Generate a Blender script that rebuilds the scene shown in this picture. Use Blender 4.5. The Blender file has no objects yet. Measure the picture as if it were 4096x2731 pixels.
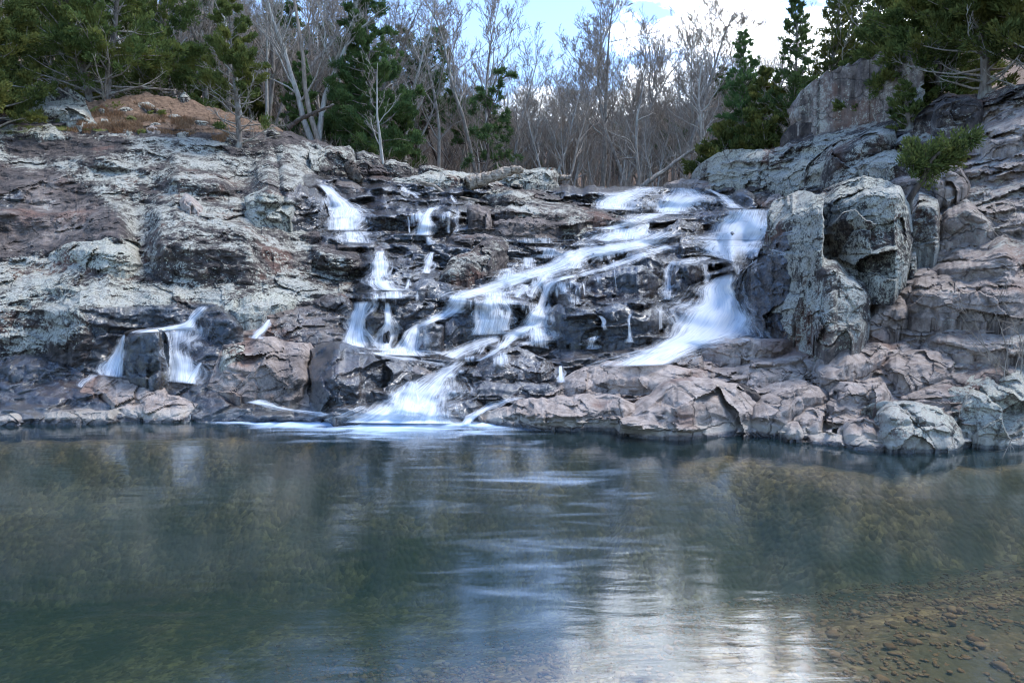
import bpy, math, random
import numpy as np
from mathutils import Vector
random.seed(11); RNG = np.random.default_rng(7)
SC = bpy.context.scene
COL = SC.collection
R = math.radians
# ------------------------------------------------------------------ camera
CAM_H, PITCH, FOC = 2.6, R(3.85), 1024*24/36
cam_d = bpy.data.cameras.new("camera"); cam = bpy.data.objects.new("camera", cam_d); COL.objects.link(cam)
cam.location = (0, 0, CAM_H); cam.rotation_euler = (R(90) - PITCH, 0, 0)
cam_d.lens = 24; cam_d.sensor_width = 36; cam_d.clip_start = 0.1; cam_d.clip_end = 2000
SC.camera = cam
# ------------------------------------------------------------------ world, sun, exposure
SUN_EL, SUN_AZ = R(60), R(75)         # azimuth measured from +Y (away from the camera) towards +X
SUN_E, SKY_E, EXPO = 1.8, 0.13, 1.38
w = bpy.data.worlds.new("World"); SC.world = w; w.use_nodes = True
nt = w.node_tree; N = nt.nodes; L = nt.links; N.clear()
out = N.new("ShaderNodeOutputWorld"); bg = N.new("ShaderNodeBackground"); bg.inputs[1].default_value = SKY_E
sky = N.new("ShaderNodeTexSky"); sky.sky_type = 'NISHITA'; sky.sun_disc = False
sky.sun_elevation = SUN_EL; sky.sun_rotation = SUN_AZ; sky.altitude = 300; sky.air_density = 1.0; sky.dust_density = 0.6; sky.ozone_density = 2.0
tc = N.new("ShaderNodeTexCoord")
mp = N.new("ShaderNodeMapping"); mp.inputs['Scale'].default_value = (1, 1, 1.9); mp.inputs['Location'].default_value = (0.35, 0.1, 0.2)
no = N.new("ShaderNodeTexNoise"); no.inputs['Scale'].default_value = 3.4; no.inputs['Detail'].default_value = 9; no.inputs['Roughness'].default_value = 0.58
dotn = N.new("ShaderNodeVectorMath"); dotn.operation = 'DOT_PRODUCT'; dotn.inputs[1].default_value = Vector((0.36, 0.86, 0.36)).normalized()
mr = N.new("ShaderNodeMapRange"); mr.inputs[1].default_value = 0.86; mr.inputs[2].default_value = 1.0; mr.inputs[3].default_value = -0.06; mr.inputs[4].default_value = 0.21
add = N.new("ShaderNodeMath"); add.operation = 'ADD'
ramp = N.new("ShaderNodeMapRange"); ramp.interpolation_type = 'SMOOTHSTEP'; ramp.inputs[1].default_value = 0.56; ramp.inputs[2].default_value = 0.66
mix = N.new("ShaderNodeMix"); mix.data_type = 'RGBA'
mix.inputs[7].default_value = (17, 18, 19.5, 1)
L.new(tc.outputs['Generated'], mp.inputs[0]); L.new(mp.outputs[0], no.inputs['Vector'])
L.new(tc.outputs['Generated'], dotn.inputs[0]); L.new(dotn.outputs['Value'], mr.inputs[0])
L.new(no.outputs[0], add.inputs[0]); L.new(mr.outputs[0], add.inputs[1]); L.new(add.outputs[0], ramp.inputs[0])
tint = N.new("ShaderNodeMix"); tint.data_type = 'RGBA'; tint.blend_type = 'MULTIPLY'; tint.inputs[0].default_value = 1; tint.inputs[7].default_value = (0.78, 1.0, 1.22, 1)
L.new(sky.outputs[0], tint.inputs[6])
zz = N.new("ShaderNodeSeparateXYZ"); L.new(tc.outputs['Generated'], zz.inputs[0])
hz = N.new("ShaderNodeMapRange"); hz.inputs[1].default_value = 0.0; hz.inputs[2].default_value = 0.75; hz.inputs[3].default_value = 0.09; hz.inputs[4].default_value = 0.0
L.new(zz.outputs[2], hz.inputs[0]); mx_ = N.new("ShaderNodeMath"); mx_.operation = 'MAXIMUM'
L.new(ramp.outputs[0], mx_.inputs[0]); L.new(hz.outputs[0], mx_.inputs[1]); L.new(mx_.outputs[0], mix.inputs[0]); L.new(tint.outputs[2], mix.inputs[6]); L.new(mix.outputs[2], bg.inputs[0]); L.new(bg.outputs[0], out.inputs[0])
sun_d = bpy.data.lights.new("sun", 'SUN'); sun_d.energy = SUN_E; sun_d.angle = R(22); sun_d.color = (1, 0.95, 0.88)
sun = bpy.data.objects.new("sun", sun_d); COL.objects.link(sun)
sd = Vector((math.sin(SUN_AZ)*math.cos(SUN_EL), math.cos(SUN_AZ)*math.cos(SUN_EL), math.sin(SUN_EL)))
sun.rotation_euler = sd.to_track_quat('Z', 'Y').to_euler(); sun.location = (10, 10, 40)
vs = SC.view_settings; vs.view_transform = 'Standard'; vs.look = 'None'; vs.exposure = EXPO; vs.gamma = 1; vs.use_curve_mapping = False
SC.cycles.use_denoising = True; SC.cycles.max_bounces = 6; SC.cycles.diffuse_bounces = 3; SC.cycles.glossy_bounces = 3
SC.cycles.transparent_max_bounces = 16; SC.cycles.use_adaptive_sampling = True; SC.cycles.adaptive_threshold = 0.015
SC.cycles.filter_width = 1.15; SC.cycles.caustics_reflective = False; SC.cycles.caustics_refractive = False; SC.cycles.sample_clamp_indirect = 4

# ------------------------------------------------------------------ helpers
CROPS = {'F': (0, 0, 4096/2352), 'A': (0, 0, 1400/2352), 'B': (1200, 0, 1400/2352), 'C': (2500, 0, 1596/2352),
         'D': (0, 700, 1400/2091), 'E': (1200, 700, 1400/2091), 'G': (2400, 700, 1696/2312)}
def px(crop, pts):                       # sketch sheets -> frame coordinates (1024 wide)
    x0, y0, k = CROPS[crop]
    a = np.array(pts, float).reshape(-1, 2)
    return np.c_[(x0 + a[:, 0]*k)/4, (y0 + a[:, 1]*k)/4]
CP, SP = math.cos(PITCH), math.sin(PITCH)
def ray(u, v):                           # slope of the sight line per metre of depth
    xc = (np.asarray(u, float)-512)/FOC; yc = (341-np.asarray(v, float))/FOC
    dy = CP + yc*SP
    return xc/dy, (-SP + yc*CP)/dy
def at(u, v, Y):
    a, m = ray(u, v)
    return np.stack([a*Y, Y+0*a, CAM_H + m*Y], -1)
def water_Y(u, v):
    return -CAM_H/np.minimum(ray(u, v)[1], -1e-3)
def sstep(a, b, x):
    t = np.clip((x-a)/(b-a), 0, 1); return t*t*(3-2*t)
def _hash(ix, iy, iz, s):
    h = (ix.astype(np.int64)*374761393 + iy.astype(np.int64)*668265263 + iz.astype(np.int64)*1440662683 + s*1274126177) & 0xffffffff
    h = ((h ^ (h >> 13))*1274126177) & 0xffffffff
    h = ((h ^ (h >> 16))*2246822519) & 0xffffffff
    return ((h ^ (h >> 15)) & 0xffffff)/float(0xffffff)
def vnoise(P, s=0):                      # value noise, -1..1
    i = np.floor(P); f = P-i; i = i.astype(np.int64); f = f*f*f*(f*(f*6-15)+10)
    r = 0
    for dx in (0, 1):
        wx = f[..., 0] if dx else 1-f[..., 0]
        for dy in (0, 1):
            wy = f[..., 1] if dy else 1-f[..., 1]
            for dz in (0, 1):
                wz = f[..., 2] if dz else 1-f[..., 2]
                r = r + wx*wy*wz*_hash(i[..., 0]+dx, i[..., 1]+dy, i[..., 2]+dz, s)
    return r*2-1
def fbm(P, sc, octv=4, s=0, gain=0.5):
    r = 0; a = 1; t = 0
    for o in range(octv):
        r = r + a*vnoise(P*sc + 17.3*o, s+o); t += a; a *= gain; sc *= 2.03
    return r/t
def worley(P, s=0):                      # F1, F2, cell value
    i = np.floor(P).astype(np.int64)
    F1 = np.full(P.shape[:-1], 9.0); F2 = F1.copy(); cv = np.zeros(P.shape[:-1])
    for dx in (-1, 0, 1):
        for dy in (-1, 0, 1):
            for dz in (-1, 0, 1):
                c = i + np.array([dx, dy, dz])
                q = np.stack([_hash(c[..., 0], c[..., 1], c[..., 2], s+k) for k in (1, 2, 3)], -1) + c
                d = np.linalg.norm(q-P, axis=-1); h = _hash(c[..., 0], c[..., 1], c[..., 2], s+9)
                near = d < F1
                F2 = np.where(near, F1, np.minimum(F2, d)); cv = np.where(near, h, cv); F1 = np.where(near, d, F1)
    return F1, F2, cv
def facets(P, sc, tilt, seed):           # piecewise flat breaks: every cell is a tilted plane
    Q = P*np.asarray(sc)
    i = np.floor(Q).astype(np.int64); F1 = np.full(Q.shape[:-1], 9.0); best = np.zeros(Q.shape)
    hs = np.zeros(Q.shape)
    for dx in (-1, 0, 1):
        for dy in (-1, 0, 1):
            for dz in (-1, 0, 1):
                c = i+np.array([dx, dy, dz])
                q = np.stack([_hash(c[..., 0], c[..., 1], c[..., 2], seed+k) for k in (1, 2, 3)], -1)+c
                d = ((q-Q)**2).sum(-1); near = d < F1
                F1 = np.where(near, d, F1); best = np.where(near[..., None], q, best)
    b = np.floor(best*1000).astype(np.int64)
    h = np.stack([_hash(b[..., 0], b[..., 1], b[..., 2], seed+k) for k in (5, 6, 7)], -1)-0.5
    g = (Q-best)/np.asarray(sc)
    return (g[..., 0]*h[..., 0]+g[..., 2]*h[..., 1])*2*tilt + h[..., 2]*tilt*0.45/np.mean(sc)
def tps(X, z, reg=0.0):                  # thin-plate spline
    X = np.asarray(X, float); z = np.asarray(z, float); n = len(X)
    mu = X.mean(0); s = X.std()
    A = (X-mu)/s
    def ph(d): return np.where(d > 0, d*d*np.log(np.maximum(d, 1e-9)), 0)
    K = ph(np.linalg.norm(A[:, None]-A[None], axis=-1)) + reg*np.eye(n)
    Pm = np.c_[np.ones(n), A]
    M = np.block([[K, Pm], [Pm.T, np.zeros((3, 3))]])
    c = np.linalg.solve(M, np.r_[z, 0, 0, 0])
    def f(q):
        q = (np.asarray(q, float)-mu)/s; sh = q.shape[:-1]; q = q.reshape(-1, 2); r = c[n] + q@c[n+1:]
        for k in range(n): r = r + c[k]*ph(np.linalg.norm(q-A[k], axis=-1))
        return r.reshape(sh)
    return f
def blur(a, n):                          # separable box blur, three passes
    for _ in range(2):
        for ax in (0, 1):
            pad = [(0, 0), (0, 0)]; pad[ax] = (n+1, n)
            c = np.cumsum(np.pad(a, pad, mode='edge'), axis=ax)
            a = (np.take(c, range(2*n+1, c.shape[ax]), ax) - np.take(c, range(0, c.shape[ax]-2*n-1), ax))/(2*n+1)
    return a
def mesh_obj(name, V, F, mat, parent=None, smooth=True, loc=None, attrs=None, uv=None):
    V = np.asarray(V, np.float32).reshape(-1, 3)
    if loc is not None: V = V - np.asarray(loc, np.float32)
    me = bpy.data.meshes.new(name)
    F = F if isinstance(F, np.ndarray) else np.array(F)
    nf, k = F.shape
    me.vertices.add(len(V)); me.vertices.foreach_set("co", V.ravel())
    me.loops.add(nf*k); me.loops.foreach_set("vertex_index", F.astype(np.int32).ravel())
    me.polygons.add(nf); me.polygons.foreach_set("loop_start", np.arange(0, nf*k, k, dtype=np.int32))
    try: me.polygons.foreach_set("loop_total", np.full(nf, k, np.int32))
    except Exception: pass
    me.polygons.foreach_set("use_smooth", np.full(nf, smooth))
    for an, av in (attrs or {}).items():
        at_ = me.attributes.new(an, 'FLOAT_COLOR', 'POINT'); at_.data.foreach_set("color", np.asarray(av, np.float32).ravel())
    if uv is not None:
        ul = me.uv_layers.new(name="UVMap"); ul.data.foreach_set("uv", np.asarray(uv, np.float32)[F.ravel()].ravel())
    me.update(calc_edges=True); me.validate()
    me.materials.append(mat)
    o = bpy.data.objects.new(name, me); COL.objects.link(o)
    if loc is not None: o.location = [float(q) for q in loc]
    if parent: o.parent = parent
    return o
def tag(o, label=None, cat=None, group=None, kind=None):
    if label: o['label'] = label
    if cat: o['category'] = cat
    if group: o['group'] = group
    if kind: o['kind'] = kind
    return o
def empty(name, loc, label, cat, group=None):
    o = bpy.data.objects.new(name, None); COL.objects.link(o); o.location = [float(q) for q in loc]
    o.empty_display_size = 0.2
    return tag(o, label, cat, group)
def gridF(nr, nc, off=0):
    i = np.arange(nr-1)[:, None]*nc + np.arange(nc-1)[None]
    return np.stack([i, i+1, i+nc+1, i+nc], -1).reshape(-1, 4) + off

# ------------------------------------------------------------------ materials
class NT:
    def __init__(s, name):
        s.m = bpy.data.materials.new(name); s.m.use_nodes = True; s.t = s.m.node_tree; s.t.nodes.clear()
        s.out = s.t.nodes.new("ShaderNodeOutputMaterial")
    def n(s, typ, ins=None, **kw):
        nd = s.t.nodes.new("ShaderNode"+typ)
        for k, v in kw.items(): setattr(nd, k, v)
        for k, v in (ins or {}).items(): s.put(nd.inputs[k], v)
        return nd
    def put(s, sock, v):
        if hasattr(v, 'links') or hasattr(v, 'is_linked'): s.t.links.new(v, sock)
        elif hasattr(v, 'outputs'): s.t.links.new(v.outputs[0], sock)
        else: sock.default_value = v
    def math(s, op, a, b=0.0, c=None, clamp=False):
        nd = s.n("Math", operation=op, use_clamp=clamp); s.put(nd.inputs[0], a); s.put(nd.inputs[1], b)
        if c is not None: s.put(nd.inputs[2], c)
        return nd.outputs[0]
    def mr(s, x, a, b, c=0.0, d=1.0, smooth=True):
        nd = s.n("MapRange", {0: x, 1: a, 2: b, 3: c, 4: d}); nd.interpolation_type = 'SMOOTHSTEP' if smooth else 'LINEAR'
        return nd.outputs[0]
    def mix(s, f, a, b, mode='MIX'):
        nd = s.n("Mix", data_type='RGBA', blend_type=mode); s.put(nd.inputs[0], f)
        for k, v in ((6, a), (7, b)): s.put(nd.inputs[k], (*v, 1) if isinstance(v, tuple) and len(v) == 3 else v)
        return nd.outputs[2]
    def noise(s, vec, scale, detail=4, rough=0.55, dist=0.0):
        return s.n("TexNoise", {'Vector': vec, 'Scale': scale, 'Detail': detail, 'Roughness': rough, 'Distortion': dist}).outputs[0]
    def mapping(s, vec, scale=(1, 1, 1), loc=(0, 0, 0), rot=(0, 0, 0)):
        return s.n("Mapping", {'Vector': vec, 'Scale': scale, 'Location': loc, 'Rotation': rot}).outputs[0]
    def done(s, sh, vol=None):
        s.put(s.out.inputs[0], sh)
        if vol: s.put(s.out.inputs[1], vol)
        return s.m
def rock_material():
    q = NT("rock")
    P = q.n("NewGeometry").outputs['Position']
    att = q.n("Attribute", attribute_name="mask")
    sp = q.n("SeparateColor", {0: att.outputs['Color']})
    lich, wet, warm = sp.outputs[0], sp.outputs[1], sp.outputs[2]; moss = att.outputs['Alpha']
    nz = q.n("SeparateXYZ", {0: q.n("NewGeometry").outputs['Normal']}).outputs[2]
    n1 = q.noise(P, 0.9, 6, 0.6); n2 = q.noise(P, 4.5, 8, 0.68); n3 = q.noise(P, 17, 8, 0.75); n4 = q.noise(P, 60, 4, 0.7)
    st = q.noise(q.mapping(P, (3.2, 3.2, 0.35)), 1.0, 5, 0.6)
    # bare stone: dark weathered brown, grey, or worn pink porphyry
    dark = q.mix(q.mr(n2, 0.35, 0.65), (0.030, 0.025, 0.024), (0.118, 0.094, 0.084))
    pink = q.mix(q.mr(n2, 0.3, 0.7), (0.235, 0.185, 0.155), (0.53, 0.445, 0.39))
    wf = q.math('ADD', warm, q.math('MULTIPLY', q.math('SUBTRACT', n1, 0.5), 0.9))
    stone = q.mix(q.mr(wf, 0.25, 0.75), dark, pink)
    red = q.mr(q.noise(q.mapping(P, loc=(9, 3, 1)), 0.55, 4), 0.53, 0.66)
    stone = q.mix(q.math('MULTIPLY', red, 0.6), stone, (0.19, 0.092, 0.062))
    stain = q.math('MULTIPLY', q.mr(st, 0.52, 0.68), q.mr(nz, 0.75, 0.25))
    stone = q.mix(q.math('MULTIPLY', stain, 0.75), stone, (0.020, 0.018, 0.018))
    stone = q.mix(q.mr(n4, 0.3, 0.75, 0.0, 0.22), stone, (0.02, 0.017, 0.017))
    # lichen: crusts with ragged edges
    lf = q.math('ADD', q.math('MULTIPLY', n3, 0.62), q.math('MULTIPLY', n2, 0.5))
    lf = q.math('ADD', lf, q.math('MULTIPLY_ADD', n1, 0.75, -0.25))
    lth = q.math('ADD', lf, q.math('MULTIPLY', lich, 0.42))
    lth = q.math('ADD', lth, q.math('MULTIPLY', nz, 0.07))
    lm = q.math('MULTIPLY', q.mr(lth, 0.965, 1.045), q.mr(lich, 0.02, 0.12))
    dn = q.n("TexVoronoi", {'Vector': q.n("VectorMath", {0: P, 1: q.n("TexNoise", {'Vector': P, 'Scale': 9.0, 'Detail': 3.0}).outputs['Color']}, operation='ADD').outputs[0], 'Scale': 3.2}, feature='F1')
    spot = q.math('MULTIPLY', q.mr(dn.outputs['Distance'], 0.30, 0.24), q.mr(lich, 0.25, 0.5))
    spot = q.math('MULTIPLY', spot, q.mr(q.n("SeparateColor", {0: dn.outputs['Color']}).outputs[0], 0.55, 0.6))
    lm = q.math('MULTIPLY', lm, q.mr(q.noise(P, 21, 8, 0.8), 0.42, 0.50, 0.06, 1.0))
    lm = q.math('MAXIMUM', lm, q.math('MULTIPLY', spot, q.mr(n3, 0.36, 0.5)))
    lc = q.mix(q.mr(n4, 0.35, 0.65), (0.32, 0.32, 0.255), (0.66, 0.66, 0.55))
    lc = q.mix(q.mr(n1, 0.42, 0.62), lc, (0.44, 0.44, 0.385))
    dry = q.mix(q.math('MULTIPLY', lm, 0.92), stone, lc)
    # moss
    mf = q.mr(q.math('ADD', q.math('MULTIPLY', n2, 0.7), q.math('MULTIPLY', moss, 0.6)), 0.60, 0.72)
    mf = q.math('MULTIPLY', mf, q.mr(moss, 0.02, 0.15))
    mc = q.mix(q.mr(n3, 0.3, 0.7), (0.045, 0.055, 0.008), (0.16, 0.17, 0.03))
    dry = q.mix(mf, dry, mc)
    wn = q.math('ADD', wet, q.math('MULTIPLY', q.math('SUBTRACT', n2, 0.5), 0.7))
    pz = q.math('ADD', q.n("SeparateXYZ", {0: P}).outputs[2], q.math('MULTIPLY_ADD', n1, 0.16, -0.08))
    band = q.math('MULTIPLY', q.mr(pz, 0.07, 0.12), q.mr(pz, 0.30, 0.19))
    dry = q.mix(q.math('MULTIPLY', band, 0.65), dry, (0.48, 0.44, 0.38))
    wm = q.math('MAXIMUM', q.mr(wn, 0.27, 0.50), q.mr(pz, 0.10, 0.05))
    soaked = q.mix(0.80, dry, q.mix(q.mr(n2, 0.35, 0.7), (0.013, 0.011, 0.010), (0.080, 0.060, 0.042)))
    col = q.mix(wm, dry, soaked)
    rough = q.math('ADD', q.math('MULTIPLY', wm, -0.70), q.math('SUBTRACT', q.mr(n3, 0.3, 0.7, 0.78, 0.92), q.math('MULTIPLY', q.math('MULTIPLY', q.mr(wf, 0.25, 0.9), 0.30), q.math('SUBTRACT', 1.0, wm))))
    # cracks and grain
    wv = q.n("VectorMath", {0: q.mapping(P, (0.75, 0.75, 1.5)), 1: q.n("VectorMath", {0: q.n("TexNoise", {'Vector': P, 'Scale': 1.3, 'Detail': 5.0}).outputs['Color'], 1: (1.1, 1.1, 1.1)}, operation='MULTIPLY').outputs[0]}, operation='ADD').outputs[0]
    ve = q.n("TexVoronoi", {'Vector': wv, 'Scale': 0.8}, feature='DISTANCE_TO_EDGE').outputs['Distance']
    crack = q.math('MAXIMUM', q.mr(ve, 0.0, 0.03), q.mr(q.noise(q.mapping(P, loc=(4, 8, 2)), 0.8, 3), 0.47, 0.58))
    col = q.mix(q.math('MULTIPLY', q.math('SUBTRACT', 1.0, crack), 0.55), col, (0.012, 0.010, 0.010))
    h = q.math('ADD', q.math('MULTIPLY', n2, 0.55), q.math('MULTIPLY', n3, 0.38))
    h = q.math('ADD', h, q.math('MULTIPLY', n4, 0.10)); h = q.math('ADD', h, q.math('MULTIPLY', crack, 0.35))
    h = q.math('ADD', h, q.math('MULTIPLY', lm, 0.03))
    bp = q.n("Bump", {'Height': h, 'Strength': q.mr(wm, 0, 1, 1.0, 0.75), 'Distance': 0.12})
    b = q.n("BsdfPrincipled", {'Base Color': col, 'Roughness': rough, 'Normal': bp.outputs[0], 'Specular IOR Level': q.mr(wm, 0, 1, 0.42, 0.9), 'Coat Weight': q.math('MULTIPLY', wm, q.mr(nz, 0.15, 0.7, 0.08, 0.62)), 'Coat Roughness': 0.27, 'Coat IOR': 1.55, 'Specular Tint': q.mix(wm, (1.0, 1.0, 1.0), (0.62, 0.80, 1.0))})  # blue specular tint puts a sky-coloured sheen into the wet stone
    return q.done(b.outputs[0])
def flat_mat(name, c1, c2, scale=4.0, rough=0.9, bump=0.3, dist=0.05, vec=(1, 1, 1)):
    q = NT(name); O = q.mapping(q.n("TexCoord").outputs['Object'], vec)
    f = q.noise(O, scale, 8, 0.65)
    bp = q.n("Bump", {'Height': f, 'Strength': bump, 'Distance': dist})
    b = q.n("BsdfPrincipled", {'Base Color': q.mix(q.mr(f, 0.3, 0.7), c1, c2), 'Roughness': rough, 'Normal': bp.outputs[0], 'Specular IOR Level': 0.2})
    return q.done(b.outputs[0])
def leaf_mat(name, c1, c2, c3, trans=0.3):
    q = NT(name); rnd = q.n("NewGeometry").outputs['Random Per Island']
    O = q.n("TexCoord").outputs['Object']
    f = q.noise(O, 0.9, 3)
    c = q.mix(rnd, c1, c2); c = q.mix(q.mr(f, 0.42, 0.66), c, c3)
    oi = q.n("ObjectInfo").outputs['Random']
    c = q.n("HueSaturation", {'Hue': q.mr(oi, 0, 1, 0.485, 0.515, False), 'Value': q.mr(oi, 0, 1, 0.8, 1.2, False), 'Color': c}).outputs[0]
    d = q.n("BsdfDiffuse", {'Color': c}); t = q.n("BsdfTranslucent", {'Color': c})
    mx = q.n("MixShader", {0: trans, 1: d.outputs[0], 2: t.outputs[0]})
    return q.done(mx.outputs[0])
def bark_mat(name, c1, c2, spots=0.0, vec=(6, 6, 1.4)):
    q = NT(name); O = q.n("TexCoord").outputs['Object']
    f = q.noise(q.mapping(O, vec), 2.0, 6, 0.65); g = q.noise(O, 2.2, 4)
    c = q.mix(q.mr(f, 0.3, 0.7), c1, c2); c = q.mix(q.math('MULTIPLY', q.mr(g, 0.5, 0.65), spots), c, (0.42, 0.46, 0.42))
    bp = q.n("Bump", {'Height': f, 'Strength': 0.5, 'Distance': 0.03})
    return q.done(q.n("BsdfPrincipled", {'Base Color': c, 'Roughness': 0.9, 'Normal': bp.outputs[0], 'Specular IOR Level': 0.15}).outputs[0])
def fall_material():
    q = NT("white_water")
    uvn = q.n("UVMap").outputs[0]
    den = q.n("Attribute", attribute_name="den")
    dsep = q.n("SeparateColor", {0: den.outputs['Color']})
    a = q.noise(q.mapping(uvn, (9.0, 0.55, 1)), 1.0, 3, 0.6, 0.15)
    b = q.noise(q.mapping(uvn, (26.0, 1.1, 1), (3, 7, 0)), 1.0, 3, 0.6, 0.1)
    c = q.noise(q.mapping(uvn, (2.2, 1.5, 1), (5, 1, 0)), 1.0, 5, 0.6)
    s = q.math('ADD', q.math('MULTIPLY', a, 0.78), q.math('MULTIPLY', b, 0.55)); s = q.math('ADD', s, q.math('MULTIPLY_ADD', c, 0.75, -0.365))
    x = q.math('ADD', s, dsep.outputs[0])
    al = q.math('MULTIPLY', q.mr(x, 0.86, 1.50), 0.93)
    al = q.math('MULTIPLY', al, dsep.outputs[1], clamp=True)
    col = q.mix(q.mr(b, 0.3, 0.7), (0.70, 0.77, 0.86), (0.90, 0.93, 0.96))
    d = q.n("BsdfDiffuse", {'Color': col}); t = q.n("BsdfTranslucent", {'Color': col})
    m1 = q.n("MixShader", {0: 0.35, 1: d.outputs[0], 2: t.outputs[0]})
    tr = q.n("BsdfTransparent")
    m2 = q.n("MixShader", {0: al, 1: tr.outputs[0], 2: m1.outputs[0]})
    return q.done(m2.outputs[0])
def pool_material():
    q = NT("pool_water")
    P = q.n("NewGeometry").outputs['Position']
    h1 = q.noise(q.mapping(P, (0.8, 2.6, 1)), 1.2, 4, 0.55, 0.3); h2 = q.noise(q.mapping(P, (0.30, 0.65, 1)), 1.0, 3, 0.5, 0.8)
    h = q.math('ADD', q.math('MULTIPLY', h1, 0.35), q.math('MULTIPLY', h2, 0.65))
    bp = q.n("Bump", {'Height': h, 'Strength': 0.085, 'Distance': 0.22})
    fr = q.n("Fresnel", {'IOR': 1.78, 'Normal': bp.outputs[0]})
    gl = q.n("BsdfAnisotropic", {'Color': (0.95, 0.97, 1, 1), 'Roughness': 0.11, 'Normal': bp.outputs[0]})
    tr = q.n("BsdfTransparent", {'Color': (0.95, 0.97, 0.97, 1)})
    tb = q.n("MixShader", {0: 0.15, 1: tr.outputs[0], 2: q.n("BsdfDiffuse", {'Color': (0.034, 0.095, 0.110, 1)}).outputs[0]})
    mx = q.n("MixShader", {0: fr.outputs[0], 1: tb.outputs[0], 2: gl.outputs[0]})
    fa = q.n("Attribute", attribute_name="foam").outputs['Fac']
    fn = q.noise(q.mapping(P, (0.55, 2.0, 1), (2, 5, 0)), 1.1, 5, 0.55, 0.9)
    fm = q.math('MULTIPLY', q.mr(q.math('ADD', fn, q.math('MULTIPLY', fa, 0.75)), 0.62, 1.22), q.mr(fa, 0.02, 0.3), clamp=True)
    fd = q.n("BsdfDiffuse", {'Color': (0.55, 0.70, 0.90, 1)})
    mx = q.n("MixShader", {0: q.math('MULTIPLY', fm, 0.92), 1: mx.outputs[0], 2: fd.outputs[0]})
    vol = q.n("VolumeAbsorption", {'Color': (0.47, 0.62, 0.55, 1), 'Density': 0.40})
    return q.done(mx.outputs[0], vol.outputs[0])
def bed_material():
    q = NT("gravel_bed"); P = q.n("NewGeometry").outputs['Position']
    v = q.n("TexVoronoi", {'Vector': q.mapping(P, (1, 1, 0.2)), 'Scale': 12.0, 'Randomness': 1.0})
    r = q.n("SeparateColor", {0: v.outputs['Color']}).outputs[0]
    n = q.noise(P, 0.9, 6, 0.62); m = q.noise(P, 9.0, 5, 0.7)
    c = q.mix(r, (0.20, 0.115, 0.045), (0.74, 0.48, 0.21)); c = q.mix(q.mr(m, 0.45, 0.62), c, (0.30, 0.18, 0.075))
    c = q.mix(q.mr(n, 0.40, 0.60), c, (0.19, 0.145, 0.062))
    bp = q.n("Bump", {'Height': v.outputs['Distance'], 'Strength': 0.6, 'Distance': 0.05, }); bp.invert = True
    return q.done(q.n("BsdfPrincipled", {'Base Color': c, 'Roughness': 0.8, 'Normal': bp.outputs[0]}).outputs[0])
M = dict(rock=rock_material(), fall=fall_material(), pool=pool_material(), bed=bed_material(),
    litter=flat_mat("leaf_litter", (0.085, 0.054, 0.036), (0.235, 0.155, 0.105), 7.0, 0.95, 0.6, 0.1),
    cedar=leaf_mat("cedar_green", (0.055, 0.080, 0.028), (0.130, 0.165, 0.055), (0.165, 0.172, 0.050)),
    cedar2=leaf_mat("cedar_bright_green", (0.044, 0.082, 0.036), (0.110, 0.165, 0.062), (0.095, 0.140, 0.050)),
    pine=leaf_mat("pine_green", (0.045, 0.085, 0.036), (0.11, 0.17, 0.065), (0.09, 0.14, 0.06)),
    bark=bark_mat("grey_bark", (0.125, 0.108, 0.092), (0.34, 0.31, 0.275), 0.35), barkpale=bark_mat("pale_bark", (0.24, 0.225, 0.20), (0.48, 0.455, 0.42), 0.5),
    twig=bark_mat("twig_bark", (0.165, 0.135, 0.108), (0.37, 0.315, 0.26)), barkdark=bark_mat("dark_bark", (0.045, 0.036, 0.030), (0.13, 0.105, 0.09), 0.15),
    cedarbark=bark_mat("cedar_bark", (0.075, 0.06, 0.05), (0.22, 0.19, 0.165), 0.3),
    drift=bark_mat("driftwood", (0.10, 0.078, 0.058), (0.50, 0.42, 0.34), 0, (1.2, 9, 7)), wetwood=bark_mat("wet_wood", (0.018, 0.014, 0.011), (0.06, 0.045, 0.035)),
    grass=leaf_mat("dry_grass", (0.20, 0.125, 0.07), (0.36, 0.25, 0.155), (0.26, 0.15, 0.08), 0.25),
    pebble=leaf_mat("pebble_stone", (0.30, 0.17, 0.07), (0.80, 0.55, 0.28), (0.52, 0.33, 0.14), 0.0))
# ------------------------------------------------------------------ bedrock slope
WL = px('F', [(-300,975),(0,973),(200,969),(440,966),(560,968),(760,966),(1080,966),(1140,973),(1240,979),(1415,982),(1430,998),(1640,1000),(1750,1000),(1830,1012),(1950,1026),(2100,1030),(2200,1028),(2352,1022),(2700,1015)])
CR = px('F', [(-300,190),(-200,205),(0,228),(220,235),(330,215),(430,228),(560,268),(660,302),(800,345),(870,365),(940,388),(1100,398),(1240,425),(1300,427),(1500,428),(1560,425),(1625,388),(1700,352),(1800,332),(1850,312),(1900,300),(2000,282),(2130,265),(2200,225),(2352,190),(2650,150)])
ctrl = px('F', [(0,228),(330,215),(660,302),(870,365),(1100,398),(1300,427),(1560,425),(1625,388),(1800,332),(2000,282),(2200,225),(2352,190),(2600,150),
  (-200,205),(0,600),(0,850),(-200,600),(300,560),(300,700),(600,700),(600,500),(300,420),(0,400),(-200,400),(800,560),(800,420),(800,700),(800,820),(1100,540),(1100,700),(1100,830),
  (1350,600),(1350,500),(1350,760),(1550,560),(1700,480),(1700,580),(1650,700),(1600,820),(1400,860),(1770,650),(1770,760),(1870,640),(2000,560),(2200,400),(2330,450),(2300,600),(2200,750),(2000,850),
  (1800,850),(1600,900),(2352,800),(2600,600),(2600,800),(2000,420),(600,850),(300,850),(1000,900),(600,400)])
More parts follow.
